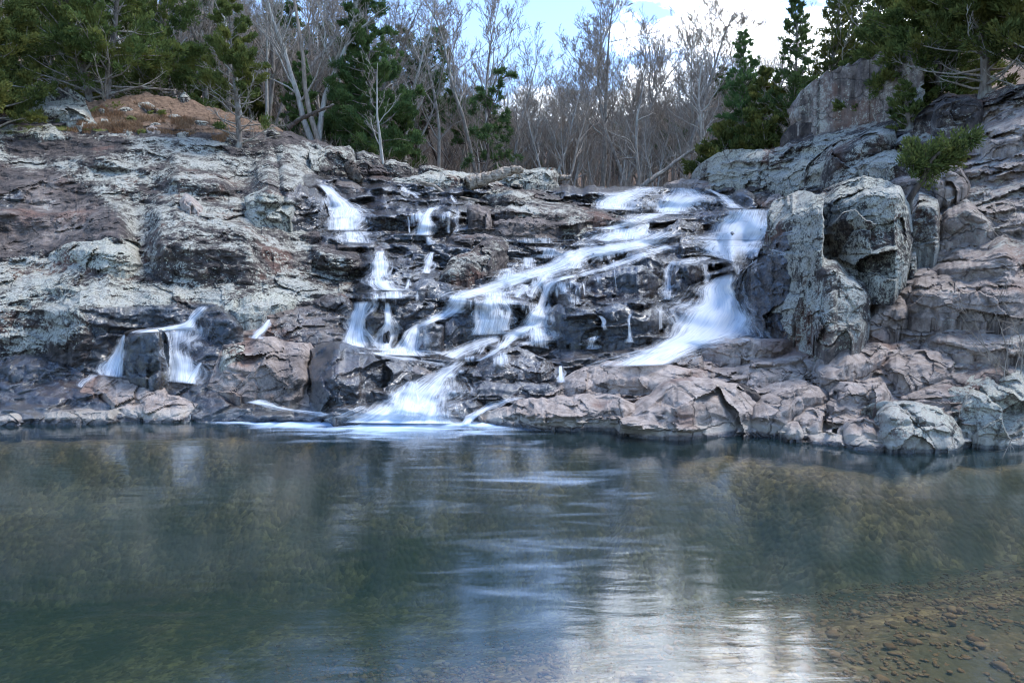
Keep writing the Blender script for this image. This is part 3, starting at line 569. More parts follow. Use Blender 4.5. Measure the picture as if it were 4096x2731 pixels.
for args in [
 # left bank
 ('A', [(30,780),(150,720),(330,610),(450,590),(560,640),(600,740),(638,820)], [(30,800),(250,812),(420,822),(560,850),(638,855)], .55, LI, 'boulder', "big pale lichen covered boulder among the cedars on the left bank"),
 ('A', [(735,850),(765,790),(820,780),(870,830),(885,852)], [(735,858),(800,882),(885,872)], .5, LH, 'boulder', "grey boulder in brown grass just right of the twin cedar trunks"),
 ('A', [(680,800),(720,800),(760,840),(850,860),(892,870)], [(680,815),(740,850),(840,890),(892,890)], .5, LI, 'boulder', "low pair of pale stones at the foot of the grey boulder in brown grass"),
 ('A', [(972,862),(1020,838),(1078,872)], [(972,868),(1030,892),(1078,892)], .5, PL, 'boulder', "small lone grey stone sitting in the brown grass of the left bank"),
 ('A', [(930,690),(1000,680),(1085,740)], [(930,715),(1020,760),(1085,762)], .5, LH, 'boulder', "flat grey rock half sunk in the brown slope behind the lone stone"),
 ('A', [(1210,640),(1240,615),(1272,655)], [(1210,660),(1272,668)], .5, LI, 'boulder', "tiny white rock high on the slope under the trees"),
 ('A', [(0,860),(60,835),(170,850),(200,880)], [(0,890),(120,905),(200,890)], .6, (.7,0,.3,.5), 'boulder', "mossy flat rock at the left edge below the big pale boulder"),
 ('A', [(150,900),(230,850),(340,830),(420,890),(440,915)], [(150,915),(300,920),(440,925)], .6, (.75,0,.3,.35), 'boulder', "rounded pale rock with a moss rim in front of the big pale boulder"),
 ('A', [(1480,930),(1540,900),(1590,930),(1700,950)], [(1480,960),(1590,990),(1700,985)], .5, (.6,0,.2,.4), 'boulder', "mossy block against the trunk of the small leaning cedar"),
 ('A', [(1770,880),(1830,850),(1900,905)], [(1770,900),(1900,925)], .6, (.6,0,.2,.5), 'boulder', "mossy sloping stone right of the small leaning cedar"),
 ('A', [(1210,1340),(1245,1288),(1290,1330),(1335,1410)], [(1210,1385),(1260,1425),(1335,1445)], .4, PL, 'boulder', "upright grey stone standing on the lichen slope of the left bank"),
 ('A', [(1640,1330),(1720,1290),(1850,1290),(1970,1330),(2010,1370)], [(1640,1450),(1750,1500),(1900,1490),(2010,1400)], .3, LI, 'boulder', "bulging lichen crusted block just left of the upper left cascade"),
 ('D', [(290,470),(400,410),(620,372),(760,392),(830,432)], [(290,500),(480,520),(640,585),(830,598)], .5, LI, 'rock_ledge', "rounded lichen ledge with a dark right end in the middle of the left bank"),
 ('D', [(240,650),(320,640),(420,650),(480,690)], [(240,680),(360,690),(480,700)], .7, LI, 'boulder', "small lichen hump on the flat lichen shelf of the left bank"),
 # left falls
 ('D', [(742,955),(790,935),(860,925),(945,935),(965,990)], [(742,1200),(850,1225),(975,1228)], .12, WM, 'boulder', "dark mossy wet block standing between the two lower left falls", -.5),
 ('D', [(480,1278),(545,1195),(640,1190),(760,1220),(900,1262),(1080,1330),(1175,1362)], [(480,1290),(620,1318),(700,1420),(900,1482),(1090,1472),(1175,1370)], .75, PK, 'rock_slab', "smooth pinkish brown rock slab at the pool edge below the left falls"),
 ('D', [(165,1480),(300,1420),(420,1400),(560,1412),(640,1402),(720,1465)], [(165,1488),(400,1492),(720,1488)], .5, (.2,.2,.5,0), 'rock_slab', "low grey slab at the waterline left of the pinkish brown slab"),
 ('D', [(-20,1452),(50,1425),(100,1450),(125,1482)], [(-20,1492),(125,1492)], .4, (.2,.1,.6,0), 'boulder', "small grey rock at the waterline by the left edge"),
 ('D', [(-60,1110),(150,1065),(230,1090),(330,1110),(450,1150),(492,1192)], [(-60,1195),(250,1212),(492,1206)], .5, (.0,.55,.4,0), 'rock_ledge', "dark flat brown ledge at the left edge under the lichen overhang"),
 ('D', [(1245,1252),(1290,1110),(1330,1010),(1450,990),(1600,962),(1740,1000),(1850,1012)], [(1245,1270),(1400,1312),(1560,1332),(1720,1350),(1850,1385)], .55, (.1,.1,.62,0), 'rock_slab', "big brown fractured slab right of the lower left falls with a white lichen patch"),
 ('D', [(1310,1140),(1330,1040),(1400,1015),(1465,1035),(1470,1060)], [(1310,1150),(1380,1130),(1470,1070)], .5, LI, 'boulder', "white lichen patch of stone on the left end of the big brown slab", -.12),
 ('D', [(1850,1030),(1990,988),(2120,1030),(2230,1062),(2490,1092),(2632,1142)], [(1850,1400),(2000,1415),(2130,1416),(2220,1290),(2490,1212),(2632,1160)], .6, (.0,.75,.45,0), 'rock_ledge', "wet blue sheened ledge in layers left of the lowest chute"),
 ('E', [(390,1150),(480,1095),(620,1110),(760,1160),(800,1180)], [(390,1165),(600,1200),(800,1195)], .6, (.35,.3,.7,0), 'boulder', "pale tan worn stone on the wet layered ledge below the middle falls", -.2),
 ('D', [(1605,965),(1640,870),(1780,790),(1900,770),(2060,830),(2085,895)], [(1605,985),(1720,978),(1850,1002),(2030,988),(2085,962)], .7, (.0,.5,.55,0), 'rock_slab', "smooth brown slab left of the foot of the middle falls"),
 ('D', [(1850,762),(1950,716),(2040,712),(2100,762),(2125,820)], [(1850,778),(1960,802),(2060,842),(2125,885)], .45, (.3,.4,.1,0), 'boulder', "dark boulder with white lichen above the left strand of the middle falls"),
 ('D', [(1335,795),(1400,740),(1560,700),(1680,690),(1800,742)], [(1335,805),(1420,862),(1600,832),(1720,782),(1800,752)], .6, LI, 'rock_ledge', "pale lichen ledge above the tiny cascade beside the lower left falls", -.2),
 ('D', [(1190,805),(1290,775),(1400,850),(1455,905)], [(1190,880),(1260,1002),(1330,1012),(1455,985)], .3, WT, 'boulder', "black wet angular block right of the top of the lower left falls"),
 # centre
 ('E', [(1025,1180),(1080,1090),(1180,1040),(1300,1015),(1380,1050),(1420,1080),(1500,1110),(1532,1150)], [(1025,1195),(1120,1232),(1300,1242),(1470,1236),(1532,1185)], .6, PW, 'boulder', "wedge of purple brown rock in the middle between the chute and the small fall"),
 ('E', [(1000,1262),(1080,1232),(1300,1246),(1480,1240),(1562,1262)], [(1000,1292),(1080,1322),(1300,1312),(1562,1278)], .5, (.0,.7,.7,0), 'rock_ledge', "red brown wet ledge under the purple brown wedge"),
 ('E', [(828,1392),(900,1350),(1000,1335),(1105,1372)], [(828,1402),(960,1422),(1105,1402)], .6, WT, 'boulder', "low dark rock washed by the lowest chute near the pool"),
 ('E', [(735,905),(790,880),(858,892)], [(735,1062),(800,1072),(858,1052)], .1, WT, 'boulder', "black wet pillar between the second and third strand of the middle falls", -.2),
 ('E', [(860,885),(920,832),(1000,816),(1085,802)], [(860,1022),(920,1002),(1010,962),(1085,932)], .25, (.0,.7,.3,.25), 'boulder', "olive brown rounded rock at the left of the central veil fall", -.15),
 ('E', [(1085,802),(1200,772),(1280,790),(1312,832)], [(1085,936),(1200,922),(1312,892)], .15, WT, 'boulder', "dark block behind the thin threads of the central veil fall"),
 ('E', [(398,855),(440,815),(508,832)], [(398,1042),(440,1052),(508,905)], .2, WM, 'boulder', "dark mossy block between the first and second strand of the middle falls", -.2),
 ('E', [(520,765),(700,746),(872,762)], [(520,902),(600,922),(720,882),(872,812)], .1, (.0,.8,.25,.1), 'rock_ledge', "dark brown wall behind the middle falls"),
 ('E', [(1208,702),(1260,660),(1320,660),(1352,702)], [(1208,716),(1352,712)], .5, WT, 'boulder', "dark dome of rock with water fanning over it in the centre"),
 ('E', [(1500,665),(1540,625),(1620,620),(1680,640),(1702,685)], [(1500,692),(1600,722),(1702,722)], .35, WT, 'boulder', "dark rounded hump at the head of the second diagonal stream"),
 ('E', [(1705,645),(1760,590),(1860,562),(1960,542),(2060,546),(2140,602)], [(1705,692),(1900,697),(2080,706),(2140,692)], .2, (.0,.6,.25,0), 'rock_block', "big dark square block in the centre right with a thin thread of water"),
 ('E', [(1938,505),(1960,456),(2050,450),(2130,480),(2185,522)], [(1938,548),(2060,552),(2185,582)], .3, (.0,.6,.3,0), 'rock_block', "smaller dark block resting on top of the big dark square block"),
 ('E', [(1490,805),(1540,770),(1650,800),(1750,840),(1832,905)], [(1490,1000),(1600,1012),(1720,942),(1832,922)], .3, WM, 'boulder', "large black leaning slab right of the foot of the second diagonal stream"),
 ('E', [(1795,965),(1850,920),(1930,930),(2002,965)], [(1795,1036),(1900,1042),(2002,1012)], .4, WT, 'boulder', "dark wet boulder at the foot of the black leaning slab"),
 ('G', [(0,720),(100,690),(200,725),(330,725)], [(0,945),(150,905),(330,882)], .2, WT, 'rock_ledge', "black wet wall left of the great right hand fall"),
 ('G', [(405,520),(440,460),(500,440),(560,500)], [(405,670),(480,660),(560,600)], .3, WT, 'boulder', "dark craggy block right of the small veil beside the great right hand fall"),
 ('E', [(828,605),(900,505),(1000,455),(1120,382),(1200,370),(1248,402)], [(828,642),(930,657),(1060,602),(1150,602),(1248,482)], .5, (.6,.1,.35,0), 'rock_ledge', "long pale lichen topped ledge slanting up through the middle of the falls", -.3),
 ('E', [(652,668),(720,612),(850,640),(972,667)], [(652,692),(800,722),(900,702),(972,677)], .5, (.0,.55,.5,0), 'rock_ledge', "brown ledge just below the long lichen topped ledge", -.2),
 ('E', [(1138,200),(1300,176),(1600,190),(1800,212),(1972,262)], [(1138,250),(1300,242),(1580,272),(1800,292),(1972,282)], .55, (.55,.05,.45,0), 'rock_ledge', "flat pale lichen ledge below the lip of the falls", -.1),
 ('E', [(1145,275),(1300,246),(1450,266),(1592,272)], [(1145,346),(1350,376),(1592,372)], .2, (.15,.2,.45,0), 'rock_block', "row of brown blocks under the flat pale lichen ledge"),
 ('E', [(1543,305),(1620,260),(1680,252),(1755,302)], [(1543,352),(1650,362),(1755,332)], .6, LH, 'boulder', "pale rounded stone at the right end of the row of brown blocks"),
 ('E', [(1000,185),(1060,170),(1142,217)], [(1000,342),(1142,347)], .25, BR, 'rock_block', "plain brown cube of rock right of the upper middle trickles"),
 ('E', [(878,362),(960,346),(1100,351),(1185,366)], [(878,416),(1000,419),(1185,382)], .3, BR, 'rock_ledge', "low brown step below the plain brown cube"),
 ('E', [(1088,115),(1160,80),(1260,76),(1402,102)], [(1088,132),(1150,166),(1300,162),(1402,132)], .6, (.6,.1,.4,0), 'rock_slab', "white lichen splashed slab right of the fallen branch at the lip"),
 ('E', [(198,62),(220,26),(310,31),(392,72)], [(198,75),(290,116),(392,92)], .6, BR, 'rock_slab', "smooth brown stone at the head of the upper left cascade"),
 ('E', [(-80,110),(0,62),(90,72),(132,122)], [(-80,300),(0,312),(132,332)], .25, (.05,.5,.4,0), 'rock_block', "dark brown wall left of the upper left cascade"),
 ('G', [(160,175),(200,130),(250,115),(302,152)], [(160,192),(230,212),(302,188)], .4, WT, 'boulder', "black wet boulder among the rapids at the lip of the falls"),
 ('G', [(388,155),(470,125),(622,117)], [(388,182),(480,192),(560,187),(622,172)], .3, WT, 'rock_block', "black square block in the rapids right of the black wet boulder"),
 ('G', [(478,228),(560,195),(640,200),(692,222)], [(478,242),(600,243),(692,234)], .6, (.0,.45,.55,0), 'boulder', "flat brown rock just under the black square block in the rapids"),
 ('G', [(342,290),(430,246),(540,250),(562,275)], [(342,342),(420,352),(520,322),(562,302)], .5, (.05,.4,.5,0), 'boulder', "squat brown boulder left of the upper right curtain of water"),
 ('G', [(330,390),(400,365),(480,375),(520,392)], [(330,400),(520,402)], .6, WT, 'boulder', "flat dark stone below the squat brown boulder"),
 ('G', [(698,138),(740,86),(790,80),(852,122)], [(698,148),(770,166),(852,172)], .4, (.0,.6,.3,0), 'boulder', "dark wet boulder at the right edge of the rapids"),
 ('G', [(860,170),(930,120),(985,60),(1000,110)], [(860,178),(960,165),(1000,150)], .6, PK, 'rock_slab', "tilted pinkish slab behind the giant lichen boulder"),
 # right side
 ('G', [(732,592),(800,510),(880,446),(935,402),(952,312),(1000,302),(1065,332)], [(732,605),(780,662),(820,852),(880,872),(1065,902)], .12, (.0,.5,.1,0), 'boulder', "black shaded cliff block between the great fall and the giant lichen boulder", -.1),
 ('G', [(870,800),(960,765),(1060,770)], [(870,870),(960,880),(1060,890)], .4, WT, 'boulder', "low black wet rock at the foot of the black cliff block", -.3),
 ('G', [(972,190),(985,130),(1070,90),(1150,90),(1220,132)], [(972,355),(1050,882),(1130,937),(1220,905)], .12, (.84,0,.3,0), 'boulder', "tall left half of the giant lichen boulder with a crack down its side", -.5),
 ('G', [(1192,160),(1230,90),(1340,30),(1450,0),(1560,20),(1640,65),(1690,160),(1708,300)], [(1192,405),(1280,502),(1400,562),(1500,582),(1610,587),(1680,482),(1708,335)], .22, (.92,0,.15,0), 'boulder', "giant rounded boulder white with lichen right of the falls", -1.9),
 ('G', [(1140,570),(1200,450),(1290,460),(1350,522),(1440,562),(1482,645)], [(1140,705),(1180,932),(1240,967),(1300,912),(1420,882),(1482,765)], .2, (.7,0,.4,0), 'boulder', "lumpy boulder with white lichen patches below the giant rounded boulder", -.9),
 ('G', [(1428,690),(1500,600),(1600,592),(1685,645)], [(1428,892),(1550,912),(1685,785)], .5, (.2,0,.7,0), 'boulder', "pinkish wedge of rock between the lumpy boulder and the overhanging slab", -.3),
 ('G', [(1690,190),(1740,96),(1800,90),(1845,130),(1855,210)], [(1690,400),(1750,422),(1855,385)], .25, LH, 'boulder', "narrow lichen boulder under the small bent cedar", -.4),
 ('G', [(1630,450),(1680,420),(1725,425),(1730,500)], [(1630,520),(1690,525),(1730,515)], .4, LI, 'boulder', "small pale lichen block in the gap right of the giant rounded boulder", -.3),
 ('G', [(1828,260),(1900,150),(2000,130),(2152,252)], [(1828,382),(1950,352),(2040,312),(2152,302)], .4, (.4,0,.6,0), 'boulder', "pointed grey pink boulder right of the narrow lichen boulder", -.2),
 ('G', [(1785,525),(1850,402),(1980,352),(2180,292),(2250,222),(2360,207)], [(1785,542),(1950,557),(2200,542),(2360,532)], .7, (.35,0,.75,0), 'rock_slab', "broad rounded grey slab above the overhanging slab"),
 ('G', [(1605,645),(1750,552),(1900,547),(2100,562),(2360,572)], [(1605,682),(1700,772),(1860,792),(2010,802),(2360,792)], .35, (.3,0,.62,0), 'rock_ledge', "overhanging slab with a brown face and white lichen on the right", -.35),
 ('G', [(1768,885),(1850,836),(2000,842),(2180,872),(2360,862)], [(1768,952),(1830,972),(2000,982),(2360,1012)], .55, PL, 'rock_slab', "flat grey pink slab below the dark hollow at right", -.1),
 ('G', [(1172,1025),(1260,952),(1330,916),(1500,911),(1612,932)], [(1172,1085),(1210,1142),(1280,1167),(1400,1082),(1550,1002),(1612,962)], .7, (.1,0,1,0), 'rock_slab', "smooth slanting pinkish slab with a sharp left edge below the lumpy boulder", -.2),
 ('G', [(552,965),(600,905),(700,896),(900,891),(1085,907)], [(552,1018),(700,1032),(900,1002),(1085,938)], .25, (.08,.1,.85,0), 'rock_block', "red brown block right of the foot of the great fall"),
 ('G', [(420,1030),(480,990),(560,975),(570,1040)], [(420,1036),(500,1045),(570,1060)], .6, PW, 'boulder', "small reddish stone against the red brown block"),
 ('G', [(738,1095),(800,1052),(950,1042),(1100,1002),(1205,987)], [(738,1125),(830,1162),(950,1152),(1060,1122),(1205,1065)], .5, (.08,0,.85,0), 'rock_ledge', "brown ledge below the red brown block"),
 ('G', [(840,1200),(950,1140),(1080,1110),(1160,1130)], [(840,1215),(1000,1190),(1160,1160)], .6, PK, 'rock_slab', "thin pinkish shelf under the brown ledge"),
 ('E', [(1518,1255),(1600,1192),(1720,1142),(1850,1112),(2091,1112),(2330,1150),(2480,1180)], [(1518,1285),(1700,1325),(1900,1300),(2091,1290),(2330,1280),(2480,1200)], .65, PK, 'rock_slab', "wide smooth pale pink slab in front of the great fall"),
 ('E', [(1068,1425),(1200,1402),(1290,1352),(1480,1332),(1700,1312),(1840,1312),(1900,1332),(2042,1385)], [(1068,1488),(1320,1492),(1480,1502),(1800,1502),(1900,1492),(2042,1405)], .5, PK, 'rock_slab', "long low pink slab at the pool edge right of the lowest chute"),
 ('G', [(88,1395),(190,1292),(300,1222),(380,1152),(480,1114),(620,1114),(760,1137),(850,1172),(888,1215)], [(88,1418),(300,1422),(660,1422),(888,1417)], .5, (.06,0,1.05,0), 'boulder', "large cracked pale pink boulder at the pool edge"),
 ('G', [(600,1190),(680,1140),(780,1140),(850,1172),(885,1215)], [(600,1200),(700,1215),(800,1215),(885,1225)], .4, (.42,0,.3,0), 'boulder', "dark lichen speckled cap on the right shoulder of the cracked pink boulder", -.35),
 ('G', [(758,1300),(860,1232),(960,1192),(1060,1152),(1180,1152),(1270,1182),(1282,1225)], [(758,1310),(820,1385),(900,1417),(1020,1417),(1080,1300),(1282,1235)], .5, (.05,.1,.6,0), 'boulder', "dark grey boulder leaning on the cracked pink boulder"),
 ('G', [(1012,1390),(1040,1345),(1080,1345),(1108,1400)], [(1012,1440),(1060,1446),(1108,1442)], .4, PK, 'boulder', "small upright pink stone at the pool edge"),
 ('G', [(1030,1310),(1090,1275),(1160,1265),(1215,1300),(1218,1350)], [(1030,1345),(1110,1400),(1218,1400)], .45, (.1,0,.65,0), 'boulder', "rounded grey stone behind the small upright pink stone", -.15),
 ('G', [(1128,1425),(1200,1410),(1332,1412)], [(1128,1448),(1240,1468),(1332,1470)], .7, (.35,0,.9,0), 'rock_slab', "flat pale stone just above the water between the small stones"),
 ('G', [(1322,1400),(1360,1340),(1440,1318),(1500,1345),(1545,1395)], [(1322,1455),(1400,1490),(1545,1488)], .45, (.08,0,.95,0), 'boulder', "pinkish block left of the white lichen boulder at the pool", -.05),
 ('G', [(1370,1470),(1450,1440),(1562,1450)], [(1370,1492),(1562,1494)], .5, PL, 'boulder', "pale foot stone at the water in front of the pinkish block", -.1),
 ('G', [(1495,1350),(1512,1272),(1600,1232),(1720,1232),(1830,1262),(1920,1312),(1970,1382),(2025,1445)], [(1495,1440),(1560,1472),(1640,1492),(1900,1492),(2025,1475)], .35, (.95,0,.5,0), 'boulder', "white lichen boulder at the pool edge on the right", -.1),
 ('G', [(1945,1340),(1990,1202),(2080,1112),(2200,1052),(2360,1012)], [(1945,1385),(2000,1402),(2150,1452),(2360,1472)], .35, (1,0,.5,0), 'boulder', "great pale lichen boulder at the right edge of the photo", -.1),
 ('G', [(1558,1255),(1700,1172),(1900,1112),(2100,1052),(2360,1000)], [(1558,1272),(1800,1245),(1950,1295),(2100,1122),(2360,1062)], .75, PD, 'rock_slab', "long dark slab sloping down behind the two white lichen boulders"),
 ('G', [(1553,1015),(1640,962),(1780,952),(1935,995)], [(1553,1085),(1650,1182),(1800,1122),(1935,1085)], .5, (.08,0,.6,0), 'boulder', "dark cracked block right of the slanting pinkish slab"),
 ('G', [(1288,1185),(1350,1132),(1450,1142),(1550,1132),(1602,1205)], [(1288,1265),(1400,1322),(1530,1272),(1602,1225)], .35, (.15,.05,.6,0), 'boulder', "pile of brown cracked rock in the middle of the right shore"),
 # upper right
 ('C', [(1010,640),(1040,520),(1200,442),(1330,387),(1440,327),(1540,315),(1600,255),(1690,270),(1760,330)], [(1010,716),(1110,712),(1300,782),(1500,722),(1760,600)], .1, (.74,0,.6,0), 'cliff', "grey and rust cliff standing above the right bank", 2.0, .42, 6.0, .2, 3.0, 'cliff', None, 3.0),
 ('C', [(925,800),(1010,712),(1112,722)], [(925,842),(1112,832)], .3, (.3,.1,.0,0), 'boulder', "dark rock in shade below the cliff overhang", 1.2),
 ('C', [(395,1035),(460,952),(560,892),(700,872),(812,872)], [(395,1045),(520,1102),(650,1082),(780,1092),(812,1005)], .55, (.98,0,.15,0), 'rock_ledge', "rounded lichen ledge at the right end of the lip of the falls"),
 ('C', [(798,995),(850,902),(1000,852),(1150,802),(1302,762)], [(798,1102),(950,1122),(1160,1082),(1302,1005)], .6, (.94,0,.12,0), 'rock_ledge', "long sloping lichen rock right of the rounded lichen ledge"),
 ('C', [(1148,925),(1250,822),(1400,772),(1590,742),(1605,825)], [(1148,1092),(1310,1062),(1450,932),(1605,855)], .35, (.66,.0,.1,0), 'boulder', "dark notched rock above the giant rounded boulder", -.3),
 ('C', [(1318,965),(1480,902),(1570,872),(1640,892),(1668,955)], [(1318,1025),(1450,1002),(1570,1042),(1668,1015)], .5, (.85,0,.4,0), 'boulder', "pale block behind the top of the giant rounded boulder", -.3),
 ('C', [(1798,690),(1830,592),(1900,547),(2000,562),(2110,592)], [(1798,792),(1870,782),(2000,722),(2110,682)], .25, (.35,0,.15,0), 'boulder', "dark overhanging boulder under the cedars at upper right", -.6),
 ('C', [(1585,850),(1620,800),(1680,780),(1712,820)], [(1585,872),(1712,872)], .4, LH, 'boulder', "small lichen block left of the dark overhanging boulder", -.2),
 ('C', [(1718,835),(1760,785),(1835,770)], [(1718,860),(1835,852)], .6, LH, 'boulder', "flat lichen stone under the dark overhanging boulder", -.2),
 ('C', [(1845,1000),(1960,905),(2040,1080)], [(1845,1100),(1960,1130),(2040,1090)], .35, (.15,0,.55,0), 'boulder', "tilted blue grey face of rock right of the small bent cedar", -.3),
 ('C', [(1570,1060),(1680,1010),(1800,1000),(1910,1030)], [(1570,1080),(1700,1150),(1850,1130),(1910,1100)], .4, (.3,0,.5,0), 'boulder', "grey block behind the stem of the small bent cedar", -.3),
 ('C', [(1880,800),(2010,720),(2130,690),(2380,640)], [(1880,835),(2010,880),(2380,900)], .7, PL, 'rock_slab', "sloping pinkish slab running up to the right edge under the cedars"),
 ('C', [(225,1088),(340,1052),(430,1042),(512,1062)], [(225,1095),(400,1102),(512,1107)], .6, PK, 'rock_slab', "low pink slab at the lip beside the rapids"),
 # ridge at the lip
 ('B', [(1340,1185),(1400,1147),(1530,1132),(1690,1117),(1722,1130),(1745,1175)], [(1340,1232),(1500,1234),(1745,1244)], .2, (.85,0,.2,0), 'rock_block', "square pale lichen block with driftwood leaning on it at the lip", -.3),
 ('B', [(635,1195),(780,1180),(900,1152),(1060,1142),(1180,1167),(1275,1182)], [(635,1222),(900,1237),(1060,1252),(1275,1235)], .5, (.8,0,.25,0), 'rock_ledge', "low lichen ridge left of the square pale block"),
 ('B', [(375,1025),(430,1012),(490,1020),(565,1055)], [(375,1092),(565,1097)], .25, LH, 'rock_block', "grey jointed block at the foot of the tall centre cedar"),
 ('B', [(568,1078),(640,1066),(720,1086),(765,1122)], [(568,1142),(660,1172),(765,1162)], .3, LH, 'rock_block', "stepped grey block right of the white sapling"),
 ('B', [(800,1110),(850,1095),(900,1110),(990,1140)], [(800,1160),(990,1165)], .4, LH, 'boulder', "pale stone at the top of the low lichen ridge"),
 ('B', [(60,1010),(200,985),(340,985),(370,1060),(378,1110)], [(60,1150),(300,1170),(378,1150)], .3, (.75,0,.2,0), 'rock_block', "squared lichen end of the left bank above the upper left cascade", -.2),
]: rock(*args)
# ------------------------------------------------------------------ pool, bed, running water
def pool_obj():
    xs = np.arange(-32, 32.01, 0.16); ys = np.r_[np.arange(-8, 8, 0.3), np.arange(8, 19.0, 0.07)]
    X, Y = np.meshgrid(xs, ys); nr, nc = X.shape
    u = 512 + X/np.maximum(Y, 0.5)*FOC*CP; shore = np.interp(u, U, water_Y(U, vw))
    dsh = shore-Y                                      # metres in front of the waterline
    foam = np.exp(-(np.maximum(dsh-0.1, 0)/0.34)**2)*sstep(-7.5, -2.8, X)*(1-sstep(-1.4, 0.3, X))*1.25*(dsh > -0.6)
    foam += 0.8*np.exp(-(np.maximum(dsh, 0)/1.7)**2)*np.exp(-((X+2.3)/2.4)**2)
    foam += 0.22*np.exp(-((X-0.3)/2.6)**2-((Y-9.0)/2.6)**2) + 0.16*np.exp(-((X-0.2)/1.6)**2-((Y-5.6)/1.5)**2)
    top = np.stack([X, Y, 0*X], -1).reshape(-1, 3); n = len(top)
    c = np.array([(-32, -8, -4.2), (32, -8, -4.2), (32, ys[-1], -4.2), (-32, ys[-1], -4.2)])
    V = np.r_[top, c]
    F = [gridF(nr, nc)]
    e = [np.arange(nc), np.arange(nr)*nc+nc-1, np.arange(nc)[::-1]+(nr-1)*nc, np.arange(nr)[::-1]*nc]
    tri = []
    for k in range(4):
        a, b = n+k, n+(k+1) % 4; ed = e[k]; h = len(ed)//2
        tri += [(ed[i+1], ed[i], a, a) for i in range(h)] + [(ed[h], a, b, b)] + [(ed[i+1], ed[i], b, b) for i in range(h, len(ed)-1)]
    tri.append((n+3, n+2, n+1, n))
    me_f = [tuple(dict.fromkeys(map(int, t))) for t in tri]
    me = bpy.data.meshes.new("water"); me.from_pydata(V.tolist(), [], [tuple(map(int, f)) for f in F[0]] + me_f); me.update()
    for p in me.polygons: p.use_smooth = False
    a = me.attributes.new("foam", 'FLOAT', 'POINT'); a.data.foreach_set("value", np.r_[foam.ravel(), np.zeros(4)].astype(np.float32))
    me.materials.append(M['pool']); o = bpy.data.objects.new("water", me); COL.objects.link(o)
    return tag(o, "still green pool reflecting the sky and the falls", kind='structure')
pool_obj()
xs = np.arange(-34, 34.1, 0.25); ys = np.arange(-9, 19.1, 0.2); X, Y = np.meshgrid(xs, ys)
Pb = np.stack([X, Y, 0*X], -1)
shal = np.exp(-((X-3.4)/3.2)**2-((Y-4.2)/3.0)**2)
bar = np.exp(-((X-0.3)/2.2)**2-((Y-5.2)/2.4)**2)
shelf = (1-sstep(3.5, 11.5, Y-0.35*X))
dep = 2.5 - shelf*(1.7+0.42*sstep(-2.5, 2.5, X)) - 0.15*bar
ub = 512+X/np.maximum(Y, 1)*FOC*CP; dep = np.minimum(dep, 0.35+0.85*np.maximum(np.interp(ub, U, water_Y(U, vw))-0.5-Y, 0))
dep = np.clip(dep + fbm(Pb, 0.5, 4, 12)*0.16 + fbm(Pb, 3.0, 3, 14)*0.06, 0.12, 3.5)
Pb[..., 2] = -dep
bed = mesh_obj("pool_bed", Pb, gridF(*X.shape), M['bed']); tag(bed, "gravel bed of the pool", kind='structure')
rb = np.random.default_rng(8); PV, PF = [], []
ph, th_ = np.meshgrid(np.linspace(0, math.pi, 5), np.arange(7)*2*math.pi/7, indexing='ij')
sphp = np.stack([np.sin(ph)*np.cos(th_), np.sin(ph)*np.sin(th_), np.cos(ph)], -1).reshape(-1, 3)
fi = np.array([[r*7+c, r*7+(c+1) % 7, (r+1)*7+(c+1) % 7, (r+1)*7+c] for r in range(4) for c in range(7)])
for k_ in range(7000):
    y_ = 3.6+6.0*rb.uniform(0, 1)**1.3; x_ = rb.uniform(-.45, 1.0)*y_*.8; r_ = rb.uniform(.008, .026)*(2.3 if rb.uniform() < .05 else 1)
    iz = -dep[int(np.clip((y_-ys[0])/.2, 0, len(ys)-1)), int(np.clip((x_-xs[0])/.25, 0, len(xs)-1))]
    sc_ = np.array([rb.uniform(.8, 1.6), rb.uniform(.7, 1.2), rb.uniform(.35, .6)])*r_; an = rb.uniform(0, 3.1)
    q_ = sphp*sc_*(1+.18*rb.normal(0, 1, (35, 1))*(np.abs(sphp[:, 2:]) < .9)); q_ = np.c_[q_[:, 0]*math.cos(an)-q_[:, 1]*math.sin(an), q_[:, 0]*math.sin(an)+q_[:, 1]*math.cos(an), q_[:, 2]]
    PF.append(fi+35*k_); PV.append(q_+np.array([x_, y_, iz+sc_[2]*.4]))
tag(mesh_obj("pebbles", np.concatenate(PV), np.concatenate(PF), M['pebble']), "brown and grey pebbles on the bed of the shallows", kind='stuff')
